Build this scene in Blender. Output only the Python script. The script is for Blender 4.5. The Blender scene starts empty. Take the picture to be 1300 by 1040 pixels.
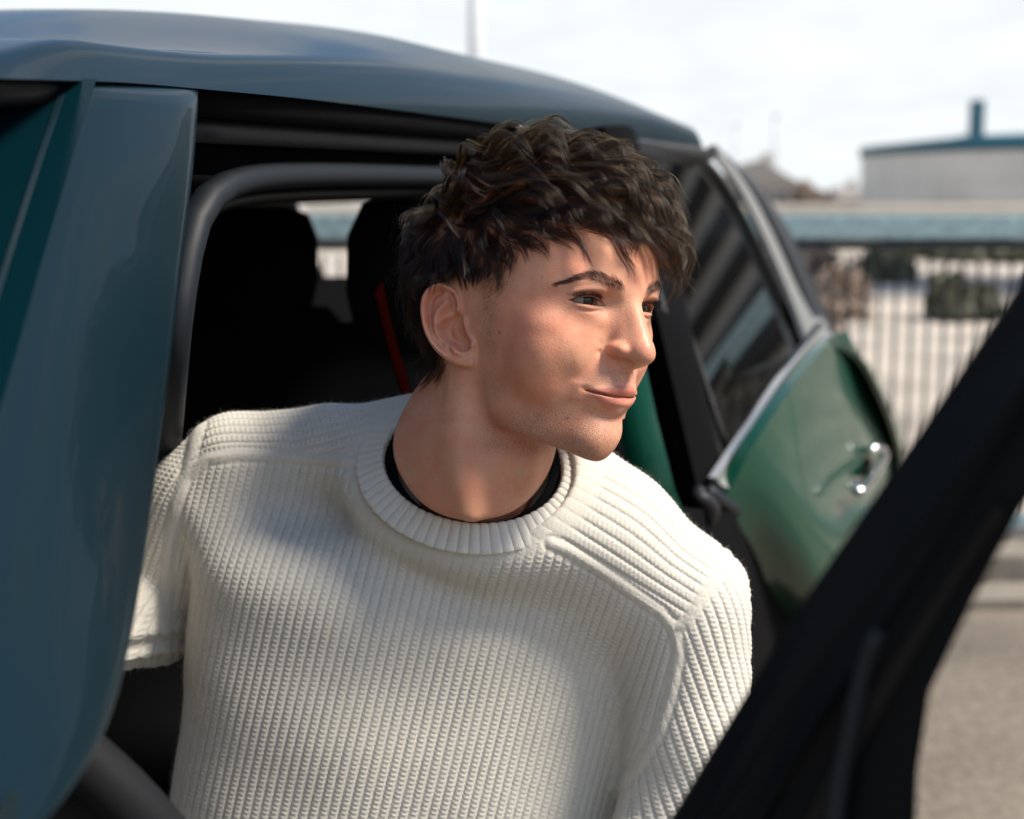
import bpy, bmesh, math, random
import numpy as np
from mathutils import Vector, Matrix

rng = np.random.default_rng(7)
random.seed(7)
scene = bpy.context.scene
COL = scene.collection

# ---------------------------------------------------------------- camera
CAM_H = 1.30
PITCH = math.atan(258 / 1805)
F_PX, CX, CY = 1805.0, 650.0, 520.0
cam_data = bpy.data.cameras.new("camera")
cam = bpy.data.objects.new("camera", cam_data)
COL.objects.link(cam)
cam.location = (0, 0, CAM_H)
cam.rotation_euler = (math.pi / 2 - PITCH, 0, 0)
cam_data.sensor_fit = 'HORIZONTAL'
cam_data.sensor_width = 36
cam_data.lens = 36 * F_PX / 1300
cam_data.clip_start = 0.05
cam_data.clip_end = 3000
cam_data.dof.use_dof = True
cam_data.dof.focus_distance = 1.06
cam_data.dof.aperture_fstop = 4.6
scene.camera = cam

# ---------------------------------------------------------------- sky and sun
SUN_TO = Vector((0.62, -0.20, 0.78)).normalized()                     # direction towards the sun
world = bpy.data.worlds.new("World"); scene.world = world; world.use_nodes = True
_nt = world.node_tree; _nt.nodes.clear(); _L = _nt.links.new
def _n(kind, **kw):
    n = _nt.nodes.new(kind)
    for k, v in kw.items():
        if k in n.inputs: n.inputs[k].default_value = v
        else: setattr(n, k, v)
    return n
_out = _n('ShaderNodeOutputWorld'); _bg = _n('ShaderNodeBackground', Strength=0.095); _L(_bg.outputs[0], _out.inputs['Surface'])
_sky = _n('ShaderNodeTexSky', sky_type='NISHITA', sun_disc=False, sun_elevation=math.asin(SUN_TO.z),
          sun_rotation=math.atan2(SUN_TO.x, SUN_TO.y), air_density=1.0, dust_density=0.2, ozone_density=1.5)
_tc = _n('ShaderNodeTexCoord'); _sep = _n('ShaderNodeSeparateXYZ'); _L(_tc.outputs['Generated'], _sep.inputs[0])
# clouds on a flat layer high above: direction / (height + a little)
_zc = _n('ShaderNodeMath', operation='MAXIMUM'); _L(_sep.outputs['Z'], _zc.inputs[0]); _zc.inputs[1].default_value = 0.0
_za = _n('ShaderNodeMath', operation='ADD'); _L(_zc.outputs[0], _za.inputs[0]); _za.inputs[1].default_value = 0.10
_dv = _n('ShaderNodeVectorMath', operation='DIVIDE'); _L(_tc.outputs['Generated'], _dv.inputs[0])
_cm = _n('ShaderNodeCombineXYZ'); [_L(_za.outputs[0], _cm.inputs[i]) for i in range(3)]; _L(_cm.outputs[0], _dv.inputs[1])
_mp = _n('ShaderNodeMapping'); _mp.inputs['Scale'].default_value = (1.0, .55, 1.0); _mp.inputs['Rotation'].default_value = (0, 0, .5); _L(_dv.outputs[0], _mp.inputs[0])
_nz = _n('ShaderNodeTexNoise', Scale=1.7, Detail=9.0, Roughness=.6, Distortion=.7); _L(_mp.outputs[0], _nz.inputs['Vector'])
_hz = _n('ShaderNodeMapRange'); _hz.inputs['From Min'].default_value = 0.0; _hz.inputs['From Max'].default_value = .38
_hz.inputs['To Min'].default_value = .36; _hz.inputs['To Max'].default_value = 0.0; _L(_zc.outputs[0], _hz.inputs['Value'])
_ad = _n('ShaderNodeMath', operation='ADD'); _L(_nz.outputs['Fac'], _ad.inputs[0]); _L(_hz.outputs[0], _ad.inputs[1])
_cr = _n('ShaderNodeMapRange', interpolation_type='SMOOTHSTEP'); _cr.inputs['From Min'].default_value = .49; _cr.inputs['From Max'].default_value = .62
_L(_ad.outputs[0], _cr.inputs['Value'])
_nz2 = _n('ShaderNodeTexNoise', Scale=3.0, Detail=7.0); _L(_mp.outputs[0], _nz2.inputs['Vector'])
_cc = _n('ShaderNodeMix', data_type='RGBA'); _L(_nz2.outputs['Fac'], _cc.inputs['Factor'])
_cc.inputs['A'].default_value = (3.6, 3.9, 4.1, 1); _cc.inputs['B'].default_value = (5.1, 5.2, 5.2, 1)
_mx = _n('ShaderNodeMix', data_type='RGBA'); _L(_cr.outputs['Result'], _mx.inputs['Factor']); _L(_sky.outputs[0], _mx.inputs['A']); _L(_cc.outputs['Result'], _mx.inputs['B'])
_L(_mx.outputs['Result'], _bg.inputs['Color'])

sun_data = bpy.data.lights.new("sun", 'SUN'); sun_data.energy = 3.4; sun_data.angle = math.radians(16); sun_data.color = (1.0, .91, .78)
sun = bpy.data.objects.new("sun", sun_data); COL.objects.link(sun)
sun.rotation_euler = (-SUN_TO).to_track_quat('-Z', 'Y').to_euler(); sun.location = (6, -2, 8)

scene.view_settings.view_transform = 'Standard'; scene.view_settings.look = 'None'
scene.view_settings.gamma = 1; scene.view_settings.use_curve_mapping = False
scene.view_settings.exposure = 1.2
scene.cycles.use_denoising = True
scene.cycles.max_bounces = 8
# ---------------------------------------------------------------- material helpers
def new_mat(name):
    m = bpy.data.materials.new(name); m.use_nodes = True
    nt = m.node_tree
    return m, nt, nt.nodes['Principled BSDF']

def nd(nt, kind, **kw):
    n = nt.nodes.new(kind)
    for k, v in kw.items():
        if k in n.inputs: n.inputs[k].default_value = v
        else: setattr(n, k, v)
    return n

def simple(name, col, rough=.5, metal=0, coat=0, noise=0, nscale=40, bump=0, bscale=200, spec=.5):
    m, nt, b = new_mat(name)
    b.inputs['Base Color'].default_value = (*col, 1); b.inputs['Roughness'].default_value = rough
    b.inputs['Metallic'].default_value = metal; b.inputs['Specular IOR Level'].default_value = spec
    if coat:
        b.inputs['Coat Weight'].default_value = coat; b.inputs['Coat Roughness'].default_value = .02
    if noise:
        tc = nd(nt, 'ShaderNodeTexCoord'); n = nd(nt, 'ShaderNodeTexNoise', Scale=nscale, Detail=6.0)
        nt.links.new(tc.outputs['Object'], n.inputs['Vector'])
        mx = nd(nt, 'ShaderNodeMix', data_type='RGBA', blend_type='MULTIPLY')
        mx.inputs['Factor'].default_value = 1
        r = nd(nt, 'ShaderNodeMapRange'); r.inputs['From Min'].default_value = .3; r.inputs['From Max'].default_value = .7
        r.inputs['To Min'].default_value = 1 - noise; r.inputs['To Max'].default_value = 1 + noise * .6
        nt.links.new(n.outputs['Fac'], r.inputs['Value'])
        mx.inputs['A'].default_value = (*col, 1); nt.links.new(r.outputs['Result'], mx.inputs['B'])
        nt.links.new(mx.outputs['Result'], b.inputs['Base Color'])
    if bump:
        tc = nd(nt, 'ShaderNodeTexCoord'); n = nd(nt, 'ShaderNodeTexNoise', Scale=bscale, Detail=4.0)
        nt.links.new(tc.outputs['Object'], n.inputs['Vector'])
        bm = nd(nt, 'ShaderNodeBump', Strength=bump, Distance=.002)
        nt.links.new(n.outputs['Fac'], bm.inputs['Height']); nt.links.new(bm.outputs['Normal'], b.inputs['Normal'])
    return m

def link(name, me, parent=None, mat=None):
    o = bpy.data.objects.new(name, me); COL.objects.link(o)
    if parent is not None: o.parent = parent
    if mat is not None and hasattr(me, 'materials'): me.materials.append(mat)
    return o

def empty(name, label, cat, loc=(0, 0, 0), group=None, kind=None):
    o = bpy.data.objects.new(name, None); COL.objects.link(o); o.location = loc
    o['label'] = label; o['category'] = cat
    if group: o['group'] = group
    if kind: o['kind'] = kind
    return o

def set_col(me, name, C):
    a = me.color_attributes.new(name, 'FLOAT_COLOR', 'POINT')
    C4 = np.ones((len(me.vertices), 4), np.float32); C4[:, :C.shape[1]] = C
    a.data.foreach_set('color', C4.ravel())

# skin
def skin_mat():
    m, nt, b = new_mat('skin'); L = nt.links.new
    at = nd(nt, 'ShaderNodeVertexColor', layer_name='tone'); ab = nd(nt, 'ShaderNodeVertexColor', layer_name='mask')
    sp = nd(nt, 'ShaderNodeSeparateColor'); L(ab.outputs['Color'], sp.inputs['Color'])       # r beard, g lip, b oil
    tc = nd(nt, 'ShaderNodeTexCoord')
    n1 = nd(nt, 'ShaderNodeTexNoise', Scale=55.0, Detail=5.0, Roughness=.6); L(tc.outputs['Object'], n1.inputs['Vector'])
    n2 = nd(nt, 'ShaderNodeTexNoise', Scale=330.0, Detail=4.0, Roughness=.7); L(tc.outputs['Object'], n2.inputs['Vector'])
    n3 = nd(nt, 'ShaderNodeTexNoise', Scale=1150.0, Detail=2.0); L(tc.outputs['Object'], n3.inputs['Vector'])
    def rng_(src, a, b_, c, d):
        r = nd(nt, 'ShaderNodeMapRange'); r.inputs['From Min'].default_value = a; r.inputs['From Max'].default_value = b_
        r.inputs['To Min'].default_value = c; r.inputs['To Max'].default_value = d; L(src, r.inputs['Value']); return r.outputs['Result']
    def mixc(fac, A, B, mode='MIX'):
        x = nd(nt, 'ShaderNodeMix', data_type='RGBA', blend_type=mode)
        for s_, v in (('Factor', fac), ('A', A), ('B', B)):
            sock = [i for i in x.inputs if i.name == s_ and (i.type == 'RGBA' or s_ == 'Factor')][0]
            if hasattr(v, 'links'): L(v, sock)
            else: sock.default_value = v
        return [o for o in x.outputs if o.type == 'RGBA'][0]
    # blotches, freckle-size redness
    c = mixc(rng_(n1.outputs['Fac'], .40, .70, 0, .62), at.outputs['Color'], (.53, .17, .105, 1))
    c = mixc(rng_(n2.outputs['Fac'], .58, .74, 0, .55), c, (.36, .13, .075, 1))
    c = mixc(rng_(n2.outputs['Fac'], .25, .42, .22, 0), c, (.64, .38, .25, 1))
    # beard shadow and stubble dots
    bd = nd(nt, 'ShaderNodeMath', operation='MULTIPLY'); L(sp.outputs['Red'], bd.inputs[0]); L(rng_(n3.outputs['Fac'], .46, .62, .28, 1), bd.inputs[1])
    bd2 = nd(nt, 'ShaderNodeMath', operation='MULTIPLY'); L(bd.outputs[0], bd2.inputs[0]); bd2.inputs[1].default_value = .85
    c = mixc(bd2.outputs[0], c, (.085, .058, .042, 1))
    L(c, b.inputs['Base Color'])
    b.inputs['Subsurface Weight'].default_value = .15
    b.inputs['Subsurface Radius'].default_value = (1, .32, .16); b.inputs['Subsurface Scale'].default_value = .006
    r = nd(nt, 'ShaderNodeMath', operation='MULTIPLY_ADD'); L(sp.outputs['Blue'], r.inputs[0]); r.inputs[1].default_value = -.16; r.inputs[2].default_value = .52
    L(r.outputs[0], b.inputs['Roughness']); b.inputs['Specular IOR Level'].default_value = .3
    vo = nd(nt, 'ShaderNodeTexVoronoi', Scale=720.0); L(tc.outputs['Object'], vo.inputs['Vector'])
    ad = nd(nt, 'ShaderNodeMath', operation='ADD'); L(vo.outputs['Distance'], ad.inputs[0]); L(n2.outputs['Fac'], ad.inputs[1])
    bp = nd(nt, 'ShaderNodeBump', Strength=.2, Distance=.0006); L(ad.outputs[0], bp.inputs['Height']); L(bp.outputs['Normal'], b.inputs['Normal'])
    return m

def knit_mat(name, col):
    m, nt, b = new_mat(name); L = nt.links.new
    tc = nd(nt, 'ShaderNodeTexCoord')
    n1 = nd(nt, 'ShaderNodeTexNoise', Scale=700.0, Detail=4.0, Roughness=.7); L(tc.outputs['Object'], n1.inputs['Vector'])
    n2 = nd(nt, 'ShaderNodeTexNoise', Scale=28.0, Detail=4.0); L(tc.outputs['Object'], n2.inputs['Vector'])
    cr = nd(nt, 'ShaderNodeMapRange'); cr.inputs['To Min'].default_value = .80; cr.inputs['To Max'].default_value = 1.16
    ad = nd(nt, 'ShaderNodeMath', operation='MULTIPLY_ADD'); L(n1.outputs['Fac'], ad.inputs[0]); ad.inputs[1].default_value = .6
    ml = nd(nt, 'ShaderNodeMath', operation='MULTIPLY'); L(n2.outputs['Fac'], ml.inputs[0]); ml.inputs[1].default_value = .4; L(ml.outputs[0], ad.inputs[2])
    L(ad.outputs[0], cr.inputs['Value'])
    hs = nd(nt, 'ShaderNodeMix', data_type='RGBA', blend_type='MULTIPLY'); hs.inputs['Factor'].default_value = 1
    hs.inputs['A'].default_value = (*col, 1); L(cr.outputs['Result'], hs.inputs['B']); L(hs.outputs['Result'], b.inputs['Base Color'])
    b.inputs['Roughness'].default_value = .95; b.inputs['Specular IOR Level'].default_value = .15
    b.inputs['Sheen Weight'].default_value = .25; b.inputs['Sheen Roughness'].default_value = .5
    bp = nd(nt, 'ShaderNodeBump', Strength=.55, Distance=.0012); L(n1.outputs['Fac'], bp.inputs['Height']); L(bp.outputs['Normal'], b.inputs['Normal'])
    return m

def hair_mat(name, melanin, red, rough=.32, rr=.4, rc=.15):
    m = bpy.data.materials.new(name); m.use_nodes = True; nt = m.node_tree; nt.nodes.clear()
    o = nd(nt, 'ShaderNodeOutputMaterial'); h = nd(nt, 'ShaderNodeBsdfHairPrincipled')
    h.parametrization = 'MELANIN'
    h.inputs['Melanin'].default_value = melanin; h.inputs['Melanin Redness'].default_value = red
    h.inputs['Roughness'].default_value = rough; h.inputs['Radial Roughness'].default_value = rr
    h.inputs['IOR'].default_value = 1.42
    h.inputs['Random Color'].default_value = rc; h.inputs['Random Roughness'].default_value = .2
    nt.links.new(h.outputs[0], o.inputs['Surface'])
    return m
# ---------------------------------------------------------------- head pose (local mm: X = his left, Y = face forward, Z = up)
HM = np.array([[0.71083593, 0.69742506, 0.09116232],
               [0.69041177, -0.71661966, 0.09893357],
               [-0.13432747, 0.007386, 0.99090947]])
HP = np.array([0.0207736, 1.12773792, 1.21009614])
_c, _s = math.cos(PITCH), math.sin(PITCH)
CAMM = np.array([[1, 0, 0], [0, -_s, _c], [0, -_c, -_s]]).T        # rows: world x, y, z from camera x, down, depth

def h2w(P):
    return np.asarray(P, float) @ HM.T / 1000 + HP

def w2h(P):
    return (np.asarray(P, float) - HP) @ HM * 1000

def ray(u, v):
    d = np.array([(u - CX) / F_PX, (v - CY) / F_PX, 1.0])
    return np.array([d[0], -_s * d[1] + _c * d[2], -_c * d[1] - _s * d[2]])

ORG = np.array([0, 0, CAM_H])

def at_depth(u, v, D):
    """world point seen at photo position (u, v), D metres along the ground axis"""
    r = ray(u, v)
    return ORG + r * (D / r[1])

def on_head_plane(u, v, o, n):
    """head-local point where the sight line meets a head-local plane"""
    ol = w2h(ORG); dl = ray(u, v) @ HM
    t = np.dot(np.asarray(o) - ol, n) / np.dot(dl, n)
    return ol + t * dl

# the neck opening: an ellipse round the neck (centre, two half axes, normal)
R_C = at_depth(600, 594, 1.143)
R_E1 = at_depth(724, 614, 1.135) - at_depth(470, 568, 1.158); R_A = np.linalg.norm(R_E1) / 2; R_E1 /= 2 * R_A
R_E2 = np.array([0.02, -.70, -.71]); R_E2 -= R_E1 * (R_E2 @ R_E1); R_E2 /= np.linalg.norm(R_E2)
R_N = np.cross(R_E2, R_E1); R_N = R_N if R_N[2] > 0 else -R_N
R_B = .067


# ---------------------------------------------------------------- signed distance helpers
def smin(a, b, k):
    h = np.clip(.5 + .5 * (b - a) / k, 0, 1)
    return b + (a - b) * h - k * h * (1 - h)

def smax(a, b, k):
    return -smin(-a, -b, k)

def ell(P, c, r, rot=None):
    Q = P - np.asarray(c, np.float32)
    if rot is not None:
        Q = Q @ np.asarray(rot, np.float32)
    r = np.asarray(r, np.float32)
    k0 = np.sqrt(((Q / r) ** 2).sum(1)); k1 = np.sqrt(((Q / (r * r)) ** 2).sum(1)) + 1e-9
    return k0 * (k0 - 1) / k1

def cap(P, a, b, ra, rb):
    a = np.asarray(a, np.float32); b = np.asarray(b, np.float32)
    ab = b - a; Q = P - a
    t = np.clip((Q @ ab) / (ab @ ab), 0, 1)
    return np.sqrt(((Q - t[:, None] * ab) ** 2).sum(1)) - (ra + (rb - ra) * t)

def chain(P, pts, rad, k=0):
    d = None
    for i in range(len(pts) - 1):
        e = cap(P, pts[i], pts[i + 1], rad[i], rad[i + 1])
        d = e if d is None else (smin(d, e, k) if k else np.minimum(d, e))
    return d

def rz(a):
    c, s = math.cos(a), math.sin(a)
    return np.array([[c, -s, 0], [s, c, 0], [0, 0, 1]])

def rx(a):
    c, s = math.cos(a), math.sin(a)
    return np.array([[1, 0, 0], [0, c, -s], [0, s, c]])

def ry(a):
    c, s = math.cos(a), math.sin(a)
    return np.array([[c, 0, s], [0, 1, 0], [-s, 0, c]])

def pchip(x, y, xi):
    x = np.asarray(x, float); y = np.asarray(y, float)
    h = np.diff(x); d = np.diff(y) / h
    m = np.zeros_like(y)
    for i in range(1, len(x) - 1):
        if d[i - 1] * d[i] > 0:
            w1 = 2 * h[i] + h[i - 1]; w2 = h[i] + 2 * h[i - 1]
            m[i] = (w1 + w2) / (w1 / d[i - 1] + w2 / d[i])
    m[0] = d[0]; m[-1] = d[-1]
    xi = np.clip(np.asarray(xi, float), x[0], x[-1])
    k = np.clip(np.searchsorted(x, xi) - 1, 0, len(x) - 2)
    t = (xi - x[k]) / h[k]
    return ((1 + 2 * t) * (1 - t) ** 2 * y[k] + t * (1 - t) ** 2 * h[k] * m[k]
            + t * t * (3 - 2 * t) * y[k + 1] + t * t * (t - 1) * h[k] * m[k + 1])

# ---------------------------------------------------------------- face cross sections (z, [(x, y) from the midline round to the back])
FACE_ROWS = [
 (92, [(0, 73), (22, 70), (40, 63), (54, 45), (63, 22), (66, -2), (64, -28), (52, -62), (32, -84), (0, -90)]),
 (68, [(0, 87), (24, 83), (43, 72), (57, 53), (67, 27), (72, 0), (72, -30), (59, -70), (36, -94), (0, -100)]),
 (46, [(0, 92), (13, 89.5), (26, 85), (42, 77.5), (56, 63), (67, 33), (73, 0), (74, -30), (61, -72), (36, -95), (0, -103)]),
 (30, [(0, 94.5), (14, 92), (28, 88), (42, 81.5), (53, 67.5), (64.5, 37), (72, 2), (74, -30), (61, -73), (35, -94), (0, -101)]),
 (17, [(0, 92), (12, 88), (21, 84.5), (31, 81.5), (42, 76), (52, 64), (62, 43), (70, 10), (73, -30), (59, -73), (34, -92), (0, -98)]),
 (2, [(0, 92), (14, 86), (27, 82), (40, 75.5), (52, 65), (63, 45), (69.5, 18), (70, -2), (71, -30), (56, -72), (33, -89), (0, -94)]),
 (-14, [(0, 91), (14, 87), (27, 83.5), (40, 76.5), (52, 65), (62.5, 45), (68, 20), (68.5, -2), (67, -30), (52, -69), (30, -83), (0, -87)]),
 (-30, [(0, 95), (12, 91.5), (25, 84.5), (38, 75.5), (50, 61.5), (59.5, 43), (65, 20), (65.5, -2), (62, -30), (48, -65), (27, -76), (0, -78)]),
 (-44, [(0, 95.5), (12, 92), (25, 83.5), (37, 73), (48.5, 58.5), (57.5, 41), (63, 18), (63.5, -2), (59, -30), (44, -60), (25, -70), (0, -72)]),
 (-56, [(0, 93), (12, 90), (25, 81.5), (36, 70), (46.5, 56), (54.5, 39), (59, 16), (57, -4), (52, -30), (44, -60), (25, -70), (0, -72)]),
 (-70, [(0, 89), (12, 86.5), (24, 79), (34, 67), (44, 52), (51.5, 35), (55, 16), (51, -4), (47, -30), (42, -58), (25, -70), (0, -72)]),
 (-84, [(0, 92), (12, 89), (22.5, 81), (32, 67), (41.5, 51), (48, 34), (50, 16), (46, -4), (44, -30), (40, -58), (25, -70), (0, -72)]),
 (-96, [(0, 90), (11, 87), (21, 78), (29.5, 63), (38, 48), (46, 33), (51, 14), (51, -6), (46, -30), (38, -58), (25, -70), (0, -72)]),
 (-112, [(0, 84), (10, 80), (18, 72), (27, 58), (34, 45), (42, 30), (46, 14), (46, -6), (44, -30), (36, -58), (25, -70), (0, -72)]),
]
_zz = np.arange(-125, 105.0, 1.0)
_ph = np.linspace(0, math.pi, 181)
_tab = []
for z, row in FACE_ROWS:
    a = np.array(row, float)
    ph = np.arctan2(a[:, 0], a[:, 1]); rr = np.hypot(a[:, 0], a[:, 1])
    # mirror across the midline so the spline is flat at both ends
    x = np.concatenate([-ph[1:4][::-1], ph, 2 * math.pi - ph[-4:-1][::-1]]); y = np.concatenate([rr[1:4][::-1], rr, rr[-4:-1][::-1]])
    _tab.append(pchip(x, y, _ph))
_tab = np.array(_tab)
_zr = np.array([r[0] for r in FACE_ROWS], float)
FTAB = np.stack([pchip(_zr[::-1], _tab[::-1, j], _zz) for j in range(len(_ph))], 1)
for _ in range(3):                                                     # light smoothing of the table
    p_ = np.pad(FTAB, 2, mode='edge')
    FTAB = (p_[1:-3, 2:-2] + p_[3:-1, 2:-2] + p_[:-4, 2:-2] + p_[4:, 2:-2] + 2 * p_[2:-2, 2:-2]) / 6
    p_ = np.pad(FTAB, 2, mode='reflect')
    FTAB = (p_[2:-2, 1:-3] + p_[2:-2, 3:-1] + 2 * p_[2:-2, 2:-2]) / 4
_gz, _gp = np.gradient(FTAB, 1.0, _ph[1] - _ph[0])
GTAB = np.sqrt(1 + _gz ** 2 + (_gp / FTAB) ** 2)

def face_table(P):
    r = np.hypot(P[:, 0], P[:, 1]); ph = np.arctan2(np.abs(P[:, 0]), P[:, 1])
    fi = np.clip((P[:, 2] - _zz[0]), 0, len(_zz) - 1.001); fj = np.clip(ph / math.pi * 180, 0, 179.999)
    i = fi.astype(int); j = fj.astype(int); a = (fi - i).astype(np.float32); b = (fj - j).astype(np.float32)
    def look(T):
        return (T[i, j] * (1 - a) * (1 - b) + T[i + 1, j] * a * (1 - b) + T[i, j + 1] * (1 - a) * b + T[i + 1, j + 1] * a * b)
    return ((r - look(FTAB)) / look(GTAB)).astype(np.float32)

# ---------------------------------------------------------------- eyes
EYE = np.array([31.0, 69.5, 16.5]); EYE_R = 12.0
EYE_YAW = math.radians(9)                                            # lids wrap outwards
def eye_uv(P, side):
    """lid coordinates of head-local points: u towards the temple, w up, n forward"""
    Q = P - np.array([EYE[0] * side, EYE[1], EYE[2]], np.float32)
    u = Q[:, 0] * side
    c, s = math.cos(EYE_YAW), math.sin(EYE_YAW)
    return u * c - Q[:, 1] * s, Q[:, 2], Q[:, 1] * c + u * s
_lx = np.array([-17.5, -15, -11, -6, 0, 6, 11, 14.5, 17])
_up = np.array([-2.6, -1.9, 0.6, 2.4, 2.9, 2.1, 0.6, -1.0, -2.6])
_lo = np.array([-2.6, -2.7, -2.9, -3.2, -3.3, -3.1, -2.5, -1.5, -2.6])
def lid_up(u): return np.interp(u, _lxf, _upf)
def lid_lo(u): return np.interp(u, _lxf, _lof)
_lxf = np.linspace(-17.5, 17, 80); _upf = pchip(_lx, _up, _lxf); _lof = pchip(_lx, _lo, _lxf)

# ---------------------------------------------------------------- ear (heightfield on a tilted plane, traced in ear millimetres)
EAR_O = np.array([-70.0, -1.0, -14.0])
EAR_N = np.array([-0.80, 0.56, 0.05]); EAR_N /= np.linalg.norm(EAR_N)
def _ear_px(zx, zy):
    return on_head_plane(515 + zx / 7.4286, 340 + zy / 7.4286, EAR_O, EAR_N)
_e0 = _ear_px(560, 560)
_eu = _ear_px(760, 560) - _e0; EAR_MM = 200 / np.linalg.norm(_eu); _eu /= np.linalg.norm(_eu)     # ear-plane axis towards the face
_ev = np.cross(_eu, EAR_N); _ev = _ev if _ev[2] > 0 else -_ev
def ear_pts(pts):
    P = np.array([_ear_px(*q) for q in pts]) - _e0
    return np.stack([P @ _eu, P @ _ev], 1)
EAR_OUT = ear_pts([(600, 300), (545, 262), (500, 215), (440, 170), (375, 142), (320, 142), (255, 160), (195, 205), (152, 270), (137, 350), (140, 440), (155, 530), (180, 620),
                   (220, 700), (270, 775), (330, 835), (400, 885), (480, 922), (560, 940), (615, 938), (648, 905), (655, 840), (670, 700), (680, 560), (670, 420), (650, 340)])
EAR_HELIX = ear_pts([(500, 420), (500, 340), (480, 262), (430, 205), (375, 172), (320, 168), (262, 190), (212, 232), (180, 300), (168, 380), (172, 460), (188, 540), (215, 620), (255, 700), (310, 770), (380, 830)])
EAR_ANTI = ear_pts([(400, 330), (345, 380), (305, 440), (285, 510), (285, 580), (300, 640), (335, 695), (390, 730), (440, 745), (470, 775)])
EAR_CRUS = ear_pts([(500, 408), (450, 440), (400, 465), (350, 490), (310, 530)])
EAR_ANTITR = ear_pts([(450, 745), (480, 790), (530, 808), (585, 795), (625, 755)])
EAR_TRAG = ear_pts([(545, 490), (555, 550), (565, 610), (600, 660), (635, 720)])
EAR_SCAPHA = ear_pts([(330, 225), (262, 270), (232, 340), (222, 430), (228, 520), (248, 600), (285, 670), (345, 735)])
EAR_CONCHA = ear_pts([(470, 480), (420, 520), (390, 580), (400, 640), (450, 690), (520, 715), (555, 720), (520, 650), (490, 580)])
EAR_FOSSA = ear_pts([(440, 270), (455, 320), (455, 365)])
EAR_CANAL = ear_pts([(500, 510), (500, 580)])
EAR_NOTCH = ear_pts([(520, 690), (565, 735)])

def poly_d(U, V, pts):
    d = None
    for i in range(len(pts) - 1):
        a = pts[i]; ab = pts[i + 1] - a
        t = np.clip(((U - a[0]) * ab[0] + (V - a[1]) * ab[1]) / (ab @ ab), 0, 1)
        e = np.hypot(U - a[0] - t * ab[0], V - a[1] - t * ab[1])
        d = e if d is None else np.minimum(d, e)
    return d

def poly_sd(U, V, pts):
    q = np.vstack([pts, pts[:1]])
    d = poly_d(U, V, q); ins = np.zeros(len(U), bool)
    for i in range(len(pts)):
        a, b = q[i], q[i + 1]
        c = (a[1] > V) != (b[1] > V)
        with np.errstate(divide='ignore', invalid='ignore'):
            xi = (b[0] - a[0]) * (V - a[1]) / (b[1] - a[1]) + a[0]
        ins ^= c & (U < xi)
    return np.where(ins, -d, d)

def ear_sd(P, n0):
    Q = P - _e0
    U = Q @ _eu; V = Q @ _ev; N = Q @ EAR_N
    sd = poly_sd(U, V, EAR_OUT)
    g = lambda pts, w, h: h * np.exp(-(poly_d(U, V, pts) / w) ** 2)
    h = 0.6 + g(EAR_HELIX, 2.7, 4.8) + g(EAR_ANTI, 3.2, 4.4) + g(EAR_CRUS, 2.2, 2.8) + g(EAR_ANTITR, 2.6, 3.6) + g(EAR_TRAG, 3.0, 5.0)
    h += g(EAR_SCAPHA, 2.5, -3.8) + g(EAR_FOSSA, 3.0, -5.0) + g(EAR_CONCHA, 6.2, -11.0) + g(EAR_CANAL, 2.6, -6) + g(EAR_NOTCH, 2.0, -4)
    h += 1.0
    tilt = 0.10 * (U + 12)                                            # the back of the ear stands further out
    back = -6.0 - 1.0 * np.clip(-g(EAR_CONCHA, 6.5, -11.0), 0, 11)
    d = smax((N + tilt * 0 - h) * .8, (back - N), 2.0)
    return smax(d, sd, 4.0)

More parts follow.
